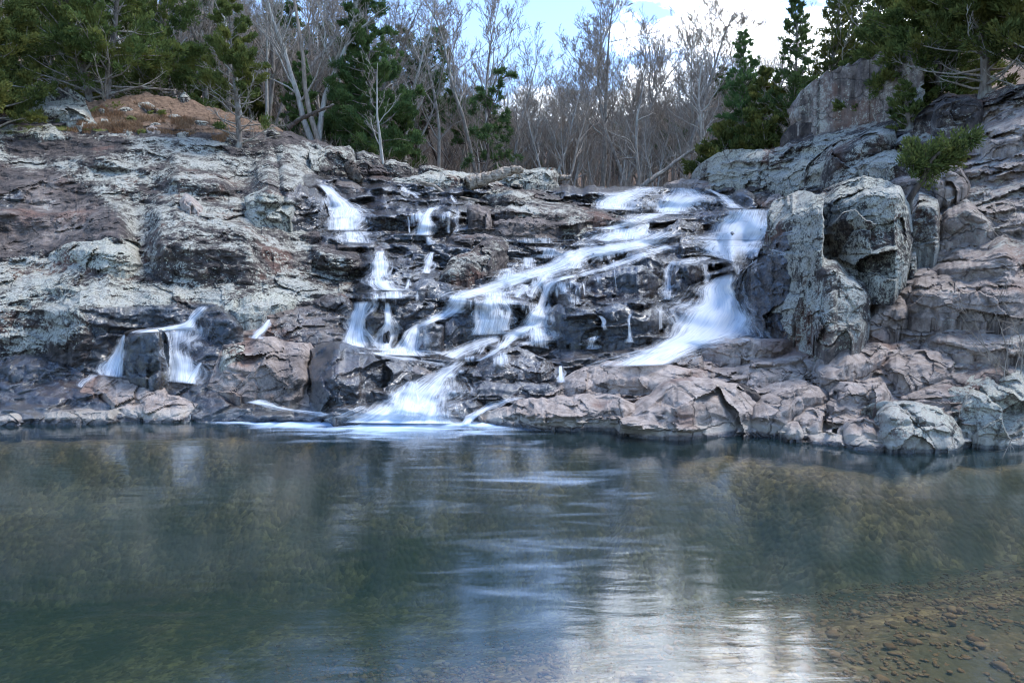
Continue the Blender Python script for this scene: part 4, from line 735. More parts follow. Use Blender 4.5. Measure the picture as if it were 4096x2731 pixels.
# --- falling water, draped over the slope and rocks
mn = DB.copy()
for du in (-2, -1, 0, 1, 2):
    for dv in (-2, 0, 2): mn = np.minimum(mn, np.roll(np.roll(DB, du, 1), dv, 0))
DW = blur(mn, 2)
def sheet(crop, Lp, Rp, den=0.6, off=0.07, bulge=0.10, soft_e=0.42, ends=(0.06, 0.04), smooth=0):
    Lp, Rp = px(crop, Lp), px(crop, Rp)
    def res(p, n):
        d = np.r_[0, np.cumsum(np.linalg.norm(np.diff(p, axis=0), axis=1))]
        t = np.linspace(0, d[-1], n); q = np.c_[np.interp(t, d, p[:, 0]), np.interp(t, d, p[:, 1])]
        if len(p) > 2:
            k = max(1, n//(4*len(p)))
            for c in (0, 1):
                pad = np.pad(q[:, c], k, mode='edge'); pad[:k] = 2*q[0, c]-q[k:0:-1, c]; pad[-k:] = 2*q[-1, c]-q[-2:-k-2:-1, c]
                q[:, c] = np.convolve(pad, np.ones(2*k+1)/(2*k+1), 'valid')
        return q
    ln = max(np.linalg.norm(np.diff(Lp, axis=0), axis=1).sum(), np.linalg.norm(np.diff(Rp, axis=0), axis=1).sum())
    n = max(8, int(ln/1.6)); l, r = res(Lp, n), res(Rp, n)
    wd = np.linalg.norm(l-r, axis=1); m = max(7, int(wd.max()/1.6))
    s = np.linspace(0, 1, m)[None]
    jit = vnoise(np.c_[np.arange(n)*0.22, np.zeros(n)+l[0, 0], np.zeros(n)], 3)[:, None]*np.minimum(2.2, wd[:, None]*0.14)
    u = l[:, :1]*(1-s)+r[:, :1]*s + jit*(1-2*s); v = l[:, 1:]*(1-s)+r[:, 1:]*s
    Y = samp(DW, u, v)
    wl = np.interp(u, WL[:, 0], WL[:, 1]); Y = np.where(v > wl, np.minimum(Y, water_Y(u, v)), Y)
    if smooth:
        Y = blur(Y, smooth)
    Y = Y - off - bulge*np.sin(np.pi*s)*np.minimum(1, wd[:, None]/14)
    P = at(u, v, Y); P[..., 2] = np.maximum(P[..., 2], 0.012)
    wm = np.median(np.linalg.norm(P[:, 0]-P[:, -1], axis=1))
    tl = np.r_[0, np.cumsum(np.linalg.norm(np.diff(P[:, m//2], axis=0), axis=1))]
    uv = np.stack([np.broadcast_to(s*max(wm, 0.12), u.shape)+l[0, 0]*0.37, np.broadcast_to(tl[:, None], u.shape)+l[0, 1]*0.11], -1)
    d = np.interp(np.linspace(0, 1, n), np.linspace(0, 1, len(np.atleast_1d(den))), np.atleast_1d(den))[:, None]*np.ones((1, m))
    e = np.minimum(s, 1-s)/soft_e; ed = np.clip(e, 0, 1)*np.ones((n, 1))
    t = np.linspace(0, 1, n)[:, None]
    en = np.clip(t/ends[0], 0, 1)*np.clip((1-t)/ends[1], 0, 1)
    if wd.mean() < 7: d = d - 0.12
    d = d + 0.06 - 0.55*(1-ed)**1.3
    return P, uv, np.stack([d, np.clip(ed*2.2, 0, 1)*en, 0*d, 1+0*d], -1)
def fall(crop, Lp, Rp, label, den=0.6, name="waterfall", cat=None, halo=0.45, **k):
    L0, R0 = np.array(Lp, float), np.array(Rp, float); parts = [sheet(crop, Lp, Rp, den, **k)]
    if halo:                                 # thinner water running beside the main strand
        nq = 24
        def rs(p):
            d = np.r_[0, np.cumsum(np.linalg.norm(np.diff(p, axis=0), axis=1))]; t = np.linspace(0, d[-1], nq)
            return np.c_[np.interp(t, d, p[:, 0]), np.interp(t, d, p[:, 1])]
        a, b = rs(L0), rs(R0); wv = b-a; ww = np.linalg.norm(wv, axis=1)[:, None]; mw = np.maximum(ww*halo, 9)*wv/np.maximum(ww, 1)
        wob = (1+.6*np.sin(np.linspace(0, 9, nq)+a[0, 0]))[:, None]
        k2 = dict(k); k2.update(off=k.get('off', .07)*.6, bulge=.03, soft_e=.5)
        q = sheet(crop, a-mw*wob, b+mw*(2.2-wob), np.atleast_1d(den)*0.5+0.12, **k2); q[1][..., 0] *= .45; parts.append(q)
    V = np.concatenate([q[0].reshape(-1, 3) for q in parts]); UVs = np.concatenate([q[1].reshape(-1, 2) for q in parts]); A = np.concatenate([q[2].reshape(-1, 4) for q in parts])
    Fs = []; b0 = 0
    for q in parts: Fs.append(gridF(*q[0].shape[:2], b0)); b0 += q[0].shape[0]*q[0].shape[1]
    c = V.mean(0); c[2] = V[:, 2].min()
    o = mesh_obj(name, V, np.concatenate(Fs), M['fall'], loc=c, attrs={'den': A}, uv=UVs)
    return tag(o, label, cat or name.replace('_', ' '), kind='thing')
fall('E', [(92,52),(148,110),(165,180),(128,250),(125,330)], [(150,50),(255,120),(352,180),(390,240),(388,335)], "stepped white cascade widening down the dark ledge at upper left", .66)
fall('E', [(185,330),(190,398)], [(440,332),(460,412)], "thin skirt of water over the low step under the upper left cascade", [.5,.55])
fall('E', [(765,192),(722,240),(686,358)], [(818,188),(790,240),(784,362)], "bell shaped white fall in the middle of the upper dark ledge", .72)
fall('E', [(636,240),(648,352)], [(654,240),(664,352)], "hair thin trickle left of the bell shaped fall", .62)
fall('E', [(868,212),(876,348)], [(912,212),(900,348)], "narrow pair of threads right of the bell shaped fall", .52)
fall('E', [(915,215),(912,345)], [(962,212),(950,340)], "faint broken threads at the right end of the upper dark ledge", .38)
fall('E', [(570,72),(640,110),(690,140)], [(625,70),(700,105),(730,140)], "small foamy rill crossing the slab above the bell shaped fall", .45, name="rapids")
fall('E', [(885,118),(915,165)], [(915,112),(945,165)], "small white rill beside the fallen branch", .5, name="rapids")
fall('E', [(740,365),(745,418)], [(800,362),(805,416)], "dim trickle on the lowest step below the bell shaped fall", .42)
fall('E', [(436,452),(420,520),(398,600),(368,650),(428,692)], [(525,440),(522,500),(545,590),(620,680),(675,684)], "ragged foaming cascade between brown blocks left of centre", .58)
fall('E', [(772,452),(735,520),(708,585)], [(805,458),(800,520),(795,590)], "short foaming rill left of the long lichen topped ledge", .6)
fall('E', [(635,618),(612,682)], [(662,614),(660,682)], "small slanting trickle at the foot of the ragged cascade", .52)
fall('E', [(408,694),(408,738)], [(662,690),(668,738)], "low shelf of water under the ragged cascade", [.42,.5])
fall('E', [(318,755),(296,850),(242,985),(256,1010)], [(430,748),(398,850),(396,965),(425,1045)], "first strand of the middle falls, broad and veiled, at the left", .74, smooth=2)
fall('E', [(503,755),(498,880),(462,930),(456,1048)], [(541,758),(568,900),(594,960),(566,1055)], "second strand of the middle falls, narrow at the top", .68)
fall('E', [(940,745),(862,810),(730,870),(618,920),(570,990),(500,1058)], [(1012,770),(962,815),(832,870),(738,905),(737,985),(744,1070)], "third strand of the middle falls curling over a round lip", .66)
fall('E', [(440,1030),(430,1068)], [(760,1030),(800,1085)], "white apron where the middle falls meet the small basin", [.6,.75])
fall('E', [(1060,745),(1030,790),(1010,960)], [(1235,742),(1290,800),(1262,925)], "transparent central veil of parallel threads", [.45,.42,.5], soft_e=.12)
fall('E', [(1060,790),(1055,945)], [(1120,790),(1110,945)], "bright band inside the central veil", .52)
fall('E', [(1195,800),(1190,920)], [(1222,800),(1214,920)], "single bright thread at the right of the central veil", .52)
fall('E', [(1300,575),(1080,640),(900,700),(860,735)], [(1410,605),(1330,655),(1200,705),(1050,735)], "white stream fanning left over the dark dome in the centre", .62, name="stream")
fall('E', [(1180,932),(990,980),(900,1020),(838,1075)], [(1205,1000),(1080,1050),(1000,1085),(940,1105)], "sloping foamy apron below the central veil", [.5,.56,.6], name="rapids")
fall('E', [(2091,275),(1850,320),(1780,335),(1745,392)], [(2091,300),(2091,392),(2000,400),(1900,402)], "row of short curtains at the right end of the lichen ledges", .62)
fall('E', [(2091,385),(1850,395),(1700,410),(1560,450),(1480,520),(1300,570),(1180,615)], [(2180,400),(1950,470),(1800,500),(1650,560),(1500,600),(1370,640),(1250,680)], "long diagonal stream rushing left across the middle of the falls", [.68,.66,.6,.56,.5], name="stream", smooth=2)
fall('E', [(2180,400),(1950,480),(1780,545),(1640,590)], [(2260,440),(2010,520),(1840,570),(1700,615)], "thinner second arm beside the long diagonal stream", .5, name="stream", smooth=2)
fall('E', [(1590,592),(1450,650),(1420,740),(1340,840),(1290,910),(1210,960),(1165,1035)], [(1700,592),(1535,640),(1505,700),(1480,790),(1470,900),(1330,960),(1230,1042)], "second diagonal stream tumbling steeply to the lower left", [.56,.66,.64,.66,.6], name="stream", smooth=1)
fall('E', [(1350,880),(1330,940),(1318,1012)], [(1482,800),(1500,930),(1530,1045)], "frothy side skirt right of the second diagonal stream", [.5,.5,.42])
fall('E', [(1500,640),(1500,712)], [(1620,625),(1640,712)], "thin veil on the dark rounded hump", .36)
fall('E', [(1685,640),(1690,722)], [(1700,640),(1714,722)], "hair thin trickle on the right side of the dark rounded hump", .55)
fall('E', [(1868,500),(1868,560),(1884,695)], [(1882,500),(1884,560),(1900,695)], "hair thin thread down the big dark square block", .5)
fall('E', [(1780,835),(1800,870),(1808,930)], [(1812,840),(1828,880),(1832,925)], "little spout off the end of the black leaning slab", .58)
fall('E', [(1700,975),(1672,1040)], [(1800,945),(1790,1040)], "small fan at the foot of the black leaning slab", .48)
fall('E', [(1966,825),(1950,960),(1946,1000)], [(1978,825),(1974,930),(2010,1000)], "slim jet splashing on the rock left of the great fall", .62)
fall('E', [(1540,1135),(1528,1238)], [(1568,1132),(1594,1238)], "small lone fall right of the purple brown wedge", .66)
fall('E', [(880,1080),(858,1130),(640,1225),(420,1350),(330,1415),(160,1476)], [(1045,1100),(1000,1150),(965,1200),(940,1300),(955,1390),(975,1486)], "lowest chute, broad and white, spilling into the pool", [.40,.5,.62,.68,.85], name="waterfall", ends=(.1,.01), smooth=2)
fall('E', [(640,1215),(560,1280),(430,1400)], [(720,1230),(760,1330),(800,1470)], "brightest ridge of foam inside the lowest chute", [.5,.62,.6], off=.12)
fall('E', [(1345,1316),(1120,1340),(1000,1440),(950,1486)], [(1345,1334),(1160,1390),(1085,1430),(1010,1490)], "smooth blue tongue of water right of the lowest chute", [.36,.42,.55,.66], name="stream", ends=(.15,.01))
fall('G', [(160,62),(20,98),(-60,145),(-42,188)], [(380,60),(300,108),(172,150),(162,192)], "left arm of the rapids at the lip dropping in a short curtain", [.45,.55,.68,.72], name="rapids")
fall('G', [(360,60),(295,110),(292,160),(275,208)], [(560,72),(640,122),(520,150),(500,200)], "middle arm of the rapids at the lip between two black rocks", [.45,.6,.74,.74], name="rapids")
fall('G', [(560,72),(640,120),(690,180)], [(610,72),(730,130),(800,182)], "right arm of the rapids at the lip", [.42,.55,.6], name="rapids")
fall('G', [(690,185),(600,270),(558,355)], [(975,178),(988,262),(932,358)], "upper right curtain of water, wide and white", [.52,.8,.82], smooth=2)
fall('G', [(560,350),(488,395),(590,440)], [(935,350),(905,420),(820,490)], "foaming apron under the upper right curtain", [.78,.66,.5], name="rapids")
fall('G', [(640,440),(700,490),(740,540)], [(820,470),(800,500),(760,545)], "dark swirl linking the upper right curtain to the great fall", .42, name="stream")
fall('G', [(640,548),(540,600),(518,690),(400,730),(330,880),(190,965),(40,1045)], [(760,528),(745,620),(812,700),(872,790),(840,870),(600,925),(400,1035)], "great right hand fall spreading in a white fan beside the black cliff block", [.72,.84,.86,.8,.74], smooth=3, bulge=.3, ends=(.05,.03))
fall('G', [(390,462),(330,510),(318,682)], [(416,462),(421,525),(418,680)], "small veil on the dark rock left of the great right hand fall", .48)
fall('G', [(552,480),(560,590)], [(592,480),(602,590)], "short veil just above the great right hand fall", .5)
fall('G', [(310,720),(318,850)], [(345,700),(350,830)], "thin spray at the left rim of the great right hand fall", .4)
fall('D', [(1188,775),(1080,876),(925,908),(750,945)], [(1275,780),(1195,872),(1200,915),(945,935)], "ramp of white water above the lower left falls", [.5,.68,.6], name="rapids")
fall('D', [(742,945),(690,1010),(608,1120),(570,1192)], [(750,952),(748,1080),(748,1212)], "left strand of the lower left falls beside the mossy wet block", .66, smooth=1)
fall('D', [(940,932),(944,1030),(970,1120),(972,1232)], [(1195,905),(1165,1040),(1185,1130),(1190,1248)], "main strand of the lower left falls, curtain over two steps", [.58,.5,.68,.74], smooth=1)
fall('D', [(1190,1110),(1120,1180),(1060,1240)], [(1215,1120),(1190,1200),(1180,1248)], "side splash at the right foot of the lower left falls", .6, name="rapids")
fall('D', [(1592,858),(1540,910),(1470,975)], [(1624,858),(1604,920),(1562,980)], "tiny slanting cascade between brown rocks left of the middle falls", .56)
fall('D', [(1430,1360),(1600,1385),(1900,1450)], [(1560,1332),(1720,1385),(2000,1420)], "shallow pale run of water at the foot of the big brown slab", [.5,.42,.5], name="stream")
fall('D', [(560,1185),(470,1215),(440,1255)], [(600,1195),(540,1230),(500,1275)], "pale swirl leaving the left strand of the lower left falls", .42, name="stream")
fall('E', [(1240,372),(1245,405)], [(1580,375),(1580,408)], "low thin curtain under the row of brown blocks", [.36,.44])
fall('E', [(1290,490),(1280,560)], [(1440,485),(1440,560)], "faint curtain on a dark step under the long lichen topped ledge", .44)
fall('E', [(1560,440),(1430,530),(1200,600)], [(1760,450),(1560,560),(1330,640)], "thin sheet spreading under the middle of the long diagonal stream", [.46,.5,.46], name="rapids")
fall('E', [(880,700),(820,790),(735,870)], [(1010,745),(985,800),(900,860)], "thin veil slanting over the left end of the central ledge", [.5,.46,.5])
fall('E', [(1440,560),(1370,650),(1330,720)], [(1560,600),(1450,680),(1420,740)], "small braided spill at the top of the second diagonal stream", [.5,.48,.44], name="rapids")
fall('E', [(1290,640),(1240,720)], [(1420,660),(1340,745)], "shallow glide of water over the step right of the dark dome", .44, name="rapids")
fall('E', [(1180,1000),(1100,1060),(1040,1110)], [(1330,960),(1210,1050),(1090,1110)], "last spill joining the two streams above the lowest chute", [.5,.52,.5], name="rapids")
fall('E', [(430,1045),(620,1085),(860,1115)], [(440,1075),(640,1110),(880,1140)], "flat pale run from the middle falls towards the lowest chute", [.5,.42,.46], name="stream")
fall('G', [(200,205),(60,260),(-60,290)], [(420,205),(300,260),(120,300)], "foaming slope feeding the row of short curtains", [.6,.5,.55], name="rapids")
fall('G', [(300,300),(60,380),(-100,430)], [(500,300),(360,380),(120,430)], "broad shallow run between the upper right curtain and the long diagonal stream", [.42,.5,.5], name="rapids")
fall('G', [(560,440),(440,440),(350,470)], [(640,450),(560,490),(420,500)], "thin film slipping left to the small veil", .4, name="stream")
fall('E', [(1420,425),(1400,492)], [(1580,440),(1560,500)], "little curtain on the first step under the long diagonal stream", .5)
fall('E', [(1600,470),(1560,560)], [(1740,455),(1700,560)], "loose veil between the two arms of the long diagonal stream", .48)
fall('E', [(1180,560),(1150,625)], [(1300,545),(1290,625)], "short curtain at the lower left end of the long diagonal stream", .52)
fall('E', [(890,712),(875,800)], [(1040,712),(1030,790)], "wide thin curtain over the left end of the central ledge", .48)
fall('E', [(1060,690),(1050,760)], [(1290,690),(1300,775)], "silky lip of water feeding the central veil", .56)
fall('E', [(1020,860),(985,960)], [(1270,850),(1240,950)], "soft lower part of the central veil", .46, soft_e=.2)
fall('E', [(1330,860),(1310,960)], [(1480,850),(1500,960)], "second tier of the second diagonal stream", .5)
fall('G', [(40,110),(0,170)], [(170,110),(165,195)], "short bright curtain left of the black wet boulder in the rapids", .6)
fall('G', [(300,170),(290,212)], [(480,165),(470,215)], "white step between the two black rocks in the rapids", .6)
fall('G', [(0,290),(-30,352)], [(300,285),(300,350)], "row of fine threads below the squat brown boulder", .55)
fall('G', [(560,380),(540,440)], [(900,380),(880,450)], "broken lower step of the upper right curtain", .52)
fall('E', [(150,180),(130,250)], [(390,200),(390,260)], "bright middle step of the upper left cascade", .6)
# --- the countless small spills on the wet steps, one mass
zones = [('E', [(390,430),(560,430),(700,690),(380,740)], 26), ('E', [(860,700),(1250,560),(1560,440),(2090,400),(2060,520),(1600,640),(1300,740),(900,760)], 110), ('E', [(560,60),(1000,200),(700,240),(540,200)], 18),
  ('E', [(1300,650),(1500,640),(1480,900),(1250,1030)], 40), ('E', [(860,950),(1250,930),(1200,1080),(860,1080)], 34), ('G', [(0,80),(640,80),(780,190),(300,210)], 46), ('G', [(500,390),(900,360),(820,480),(560,470)], 36), ('E', [(500,1240),(950,1150),(950,1460),(350,1440)], 46), ('E', [(1300,580),(1700,500),(1700,760),(1300,760)], 26), ('E', [(110,120),(380,200),(380,320),(140,320)], 30), ('D', [(960,920),(1180,920),(1180,1230),(980,1230)], 14)]
SV, SF, SU, SA = [], [], [], []; nb = 0
for crp, poly, cnt in zones:
    pp = px(crp, poly); k = 0
    tries = 0
    while k < cnt*1.6 and tries < 6000:
        tries += 1
        u_, v_ = RNG.uniform(pp[:, 0].min(), pp[:, 0].max()), RNG.uniform(pp[:, 1].min(), pp[:, 1].max())
        if not poly_mask(np.array([u_]), np.array([v_]), pp)[0]: continue
        hgt = RNG.uniform(4, 13); wd = RNG.uniform(2.5, 11); sk = RNG.normal(0, .5)
        a_, b_, c_ = float(samp(DW, u_, v_-4)), float(samp(DW, u_, v_)), float(samp(DW, u_, v_+hgt))
        if b_-c_ > 0.05*hgt or a_-b_ < 0.16: continue
        k += 1
        x0, y0, kk = CROPS['F']; f = 4/kk
        P, uv, a = sheet('F', [(u_*f, v_*f), ((u_+sk-1)*f, (v_+hgt)*f)], [((u_+wd)*f, v_*f), ((u_+wd*1.2+sk)*f, (v_+hgt*RNG.uniform(.8, 1.1))*f)], RNG.uniform(.24, .5), off=.05, bulge=.04, ends=(.35, .5), soft_e=.5)
        SV.append(P.reshape(-1, 3)); SF.append(gridF(*P.shape[:2], nb)); SU.append(uv.reshape(-1, 2)); SA.append(a.reshape(-1, 4)); nb += P.shape[0]*P.shape[1]
sp = mesh_obj("water_spills", np.concatenate(SV), np.concatenate(SF), M['fall'], attrs={'den': np.concatenate(SA)}, uv=np.concatenate(SU))
tag(sp, "countless small white spills over the wet steps", kind='stuff')
# ------------------------------------------------------------------ forest floor behind the crest
bx = back1[::40]; fp = np.r_[np.c_[bx[:, :2], bx[:, 2]-0.1],
  [(-45, 60, 23), (-28, 55, 16.5), (-18, 48, 12.0), (-8, 60, 10.2), (4, 60, 9.6), (14, 55, 9.8), (24, 52, 13), (38, 55, 20), (-95, 125, 62), (-45, 120, 46), (0, 125, 33), (35, 120, 34), (95, 125, 50), (0, 90, 17), (-30, 90, 26), (30, 90, 20)]]
FZ = tps(fp[:, :2], fp[:, 2], 0.02)
aU = ray(U, vc)[0]; k = np.linspace(0, 1, 70)[:, None]
Y0 = back1[:, 1][None]-0.3; FY = Y0*(130/Y0)**k; FXX = aU[None]*FY
Pf = np.stack([FXX, FY, FZ(np.stack([FXX, FY], -1))], -1)[:, ::4]
Pf[0, :, 2] = back1[::4, 2]-0.15
Pf[1:, :, 2] += fbm(Pf[1:], 0.35, 3, 77)*0.35-0.2
Pf = np.concatenate([Pf[:1]+np.array([0, 0, -0.4]), Pf])
gl_ = np.repeat(Pf[:, :1], 4, 1)+np.array([[-40, 0, 6], [-26, 0, 4], [-14, 0, 2], [-6, 0, .8]])[None]; gr_ = np.repeat(Pf[:, -1:], 4, 1)+np.array([[6, 0, .8], [14, 0, 2], [26, 0, 4], [40, 0, 6]])[None]
Pf = np.concatenate([gl_, Pf, gr_], 1)
ground = mesh_obj("ground", Pf, gridF(*Pf.shape[:2]), M['litter']); tag(ground, "leaf covered floor of the wood", kind='structure')
def floor_at(u, Y):
    a = ray(u, 180)[0]*Y; return np.array([a, Y, float(FZ(np.array([a, Y])))-0.25])
def onslope(u, v):
    Y = float(samp(DB, u, v)); return at(u, v, Y+0.05)
# ------------------------------------------------------------------ tree kit
def tubes(polys, sides):
    V, F, b = [], [], 0
    for (pts, rad), sd in zip(polys, sides):
        pts = np.asarray(pts); n = len(pts)
        tg = np.gradient(pts, axis=0); tg /= np.linalg.norm(tg, axis=1)[:, None]+1e-9
        ref = np.array([0.31, 0.95, 0.05]) if abs(tg[0, 2]) > 0.7 else np.array([0, 0, 1.0])
        a = np.cross(tg, ref); a /= np.linalg.norm(a, axis=1)[:, None]+1e-9; c = np.cross(tg, a)
        an = np.arange(sd)*2*math.pi/sd
        ring = pts[:, None]+np.asarray(rad)[:, None, None]*(np.cos(an)[None, :, None]*a[:, None]+np.sin(an)[None, :, None]*c[:, None])
        V.append(ring.reshape(-1, 3))
        i = np.arange(n-1)[:, None]*sd+np.arange(sd)[None]; j = np.arange(n-1)[:, None]*sd+(np.arange(sd)[None]+1) % sd
        F.append(np.stack([i, j, j+sd, i+sd], -1).reshape(-1, 4)+b); b += n*sd
    return np.concatenate(V), np.concatenate(F)
def unit(v): return v/(np.linalg.norm(v)+1e-9)
def limb(rg, p, d, ln, n, wig, up=0.0):
    pts = [np.array(p, float)]; d = unit(np.array(d, float))
    for i in range(n):
        d = unit(d+rg.normal(0, wig, 3)+np.array([0, 0, up])); pts.append(pts[-1]+d*ln/n)
    return np.array(pts)
def bare_polys(seed, H, r0, first=0.3, fork=False, spread=0.75, lean=(0, 0), dense=1.0, levels=4, rmin=0.0075):
    rg = np.random.default_rng(seed); tr, cr = [], []
    def grow(pts, rad, lev, ln):
        n = len(pts)
        cnt = int((12 if lev == 0 else 7 if lev == 1 else 4 if lev == 2 else 3)*dense*rg.uniform(.8, 1.2))
        for _ in range(cnt):
            f = rg.uniform(first if lev == 0 else 0.2, 0.98); x = f*(n-1); i = min(int(x), n-2)
            p = pts[i]+(pts[i+1]-pts[i])*(x-i); t = unit(pts[i+1]-pts[i]); r = rad[i]*(1-x+i)+rad[i+1]*(x-i)
            az = rg.uniform(0, 2*math.pi); side = np.array([math.cos(az), math.sin(az), rg.uniform(-.1, .5)])
            d = unit(t*rg.uniform(.5, 1.0)+side*spread*rg.uniform(.6, 1.3))
            l = ln*(0.50 if lev == 0 else 0.52)*rg.uniform(.6, 1.15)*(1-0.45*f if lev == 0 else 1-0.3*f)
            nn = 6 if lev == 0 else 4 if lev == 1 else 2
            q = limb(rg, p, d, l, nn, 0.20 if lev == 0 else 0.15, 0.06 if lev == 0 else 0.13); rr = max(0.005, r*rg.uniform(.40, .62))*np.linspace(1, 0.22, nn+1)
            rr = np.maximum(rr, rmin)
            (tr if lev == 0 and r > 0.05 else cr).append((q, rr))
            if lev < levels-1: grow(q, rr, lev+1, l)
    n = 10
    stems = [(lean[0], lean[1])] if not fork else [(lean[0]+.16, lean[1]+.05), (lean[0]-.14, lean[1]-.05)]
    for s in stems:
        pts = limb(rg, (0, 0, -0.3), (s[0], s[1], 1), H, n, 0.10, 0.035); rad = r0*np.linspace(1, 0.10, n+1); rad[0] *= 1.35
        tr.append((pts, rad)); grow(pts, rad, 0, H*0.75)
    return tr, cr
def bare_mesh(seed, H, r0, **k):
    tr, cr = bare_polys(seed, H, r0, **k)
    return tubes(tr, [7 if len(p[0]) > 8 else 5 for p in tr]), tubes(cr, [3]*len(cr))
def diamonds(P, D, W, ln, wd):           # leaf sprays: P base, D direction, W side
    a = P; c = P+D*ln[:, None]; m = P+D*ln[:, None]*0.45
    V = np.stack([a, m+W*wd[:, None], c, m-W*wd[:, None]], 1).reshape(-1, 3)
    return V, np.arange(len(V)).reshape(-1, 4)
def rnd_unit(rg, n):
    v = rg.normal(0, 1, (n, 3)); return v/np.linalg.norm(v, axis=1)[:, None]
def cedar_mesh(seed, H, Rm, nl=60, low=0.06, leaves=26000, top=0.9, bare_low=0.0, leaf=0.17, trunk_r=0.14, lean=(0, 0), gaps=0.25, stems=1):
    rg = np.random.default_rng(seed); tr, lb = [], []; tips = []
    for sidx in range(stems):
        off = 0 if stems == 1 else (sidx-0.5)*0.45
        tp = limb(rg, (off, 0, -0.3), (lean[0]+off*.3, lean[1], 1), H*(1-.1*sidx)+0.3, 9, 0.05, 0.02)
        trd = trunk_r*np.linspace(1, 0.06, 10); trd[0] *= 1.5; tr.append((tp, trd))
        for i in range(nl):
            f = low+(0.985-low)*((i+rg.uniform(0, 1))/nl)**1.05
            x = f*9; j = min(int(x), 8); p = tp[j]+(tp[j+1]-tp[j])*(x-j)
            prof = min(1, (1-f)**top*1.05)*min(1.0, 0.45+(f-low)*2.6+0.2)
            l = Rm*prof*rg.uniform(.62, 1.12)+0.15
            az = i*2.399+rg.uniform(-.5, .5)
            q = limb(rg, p, (math.cos(az), math.sin(az), 0.12+0.5*f), l, 6, 0.13, 0.05)
            rd = np.maximum(0.006, trunk_r*0.33*(1-f*.7)*np.linspace(1, .12, 7)); lb.append((q, rd))
            dead = f < bare_low
            for s in range(int((4 if dead else 7)*max(.6, l/1.5))):
                g = rg.uniform(.12, 1.0)*6; a = min(int(g), 5); b = q[a]+(q[a+1]-q[a])*(g-a)
                sl = l*rg.uniform(.18, .42)*(1.15-g/8)
                d = unit(unit(q[a+1]-q[a])*0.7+rg.normal(0, .55, 3)+np.array([0, 0, .22]))
                z = limb(rg, b, d, sl, 3, 0.22, 0.05); lb.append((z, np.array([.010, .008, .006, .004])))
                if not dead or rg.uniform() < 0.12: tips.append((z, sl))
                elif dead:
                    for _ in range(2):
                        zz = limb(rg, z[1], unit(d+rg.normal(0, .7, 3)), sl*.6, 2, .25); lb.append((zz, np.array([.007, .005, .004])))
            if not dead: tips.append((q[3:], l*.4))
    keep = [t for t in tips if rg.uniform() > gaps]
    wts = np.array([t[1] for t in keep])+0.15; cnt = np.maximum(3, (wts/wts.sum()*leaves)).astype(int)
    Ps, Ds = [], []
    for (z, sl), c in zip(keep, cnt):
        g = rg.uniform(0.1, 1.0, c)**0.8*(len(z)-1); a = np.minimum(g.astype(int), len(z)-2)
        b = z[a]+(z[a+1]-z[a])*(g-a)[:, None]
        jit = rnd_unit(rg, c)*(rg.uniform(0, 1, c)**.7*(0.07+0.24*sl))[:, None]; jit[:, 2] *= 0.7
        Ps.append(b+jit); Ds.append(unit(z[-1]-z[0])[None]*0.6+jit*1.5+rnd_unit(rg, c)*0.45+np.array([0, 0, 0.38]))
    P = np.concatenate(Ps); D = np.concatenate(Ds); D /= np.linalg.norm(D, axis=1)[:, None]
    W = np.cross(D, rnd_unit(rg, len(P))); W /= np.linalg.norm(W, axis=1)[:, None]+1e-9
    ln = leaf*rg.uniform(.6, 1.5, len(P)); wd = ln*rg.uniform(.13, .24, len(P))
    return tubes(tr, [7]*len(tr)), tubes(lb, [4 if len(p[0]) == 7 else 3 for p in lb]), diamonds(P, D, W, ln, wd)
def pine_mesh(seed, H, Rm, nl=34, low=0.45, per=26, needle=0.22, trunk_r=0.14, crook=0.06, tuft=1.0):
    rg = np.random.default_rng(seed); tr, lb = [], []; C, A = [], []
    tp = limb(rg, (0, 0, -0.3), (0, 0, 1), H+.3, 10, crook, 0.03); tr.append((tp, trunk_r*np.linspace(1.1, .08, 11)))
    for i in range(nl):
        f = low+(0.99-low)*((i+rg.uniform(0, 1))/nl); x = f*10; j = min(int(x), 9); p = tp[j]+(tp[j+1]-tp[j])*(x-j)
        g0 = (f-low)/(1-low); l = Rm*(1-g0)**.55*min(1, .55+g0*1.4)*rg.uniform(.55, 1.1)+.2
        az = i*2.399+rg.uniform(-.6, .6); q = limb(rg, p, (math.cos(az), math.sin(az), .25+.4*g0), l, 6, .2, .06)
        lb.append((q, np.maximum(.007, trunk_r*.34*np.linspace(1, .15, 7))))
        for s in range(int(5*max(1, l))):
            g = rg.uniform(.4, 1)*6; a = min(int(g), 5); b = q[a]+(q[a+1]-q[a])*(g-a)
            z = limb(rg, b, unit(q[a+1]-q[a]+rg.normal(0, .7, 3)+np.array([0, 0, .3])), l*rg.uniform(.15, .35), 3, .2, .1)
            lb.append((z, np.array([.012, .010, .008, .006])))
            for h in (2, 3):
                if rg.uniform() < .85*tuft: C.append(z[h]); A.append(unit(z[h]-z[h-1]))
        C.append(q[-1]); A.append(unit(q[-1]-q[-2]))
    C = np.repeat(np.array(C), per, 0); A = np.repeat(np.array(A), per, 0); n = len(C)
    D = A*.55+rnd_unit(rg, n)+np.array([0, 0, .15]); D /= np.linalg.norm(D, axis=1)[:, None]
    W = np.cross(D, rnd_unit(rg, n)); W /= np.linalg.norm(W, axis=1)[:, None]+1e-9
    ln = needle*rg.uniform(.7, 1.25, n)
    return tubes(tr, [7]), tubes(lb, [4 if len(p[0]) == 7 else 3 for p in lb]), diamonds(C+A*rg.uniform(-.12, .05, n)[:, None], D, W, ln, ln*.09)
LIB = {}
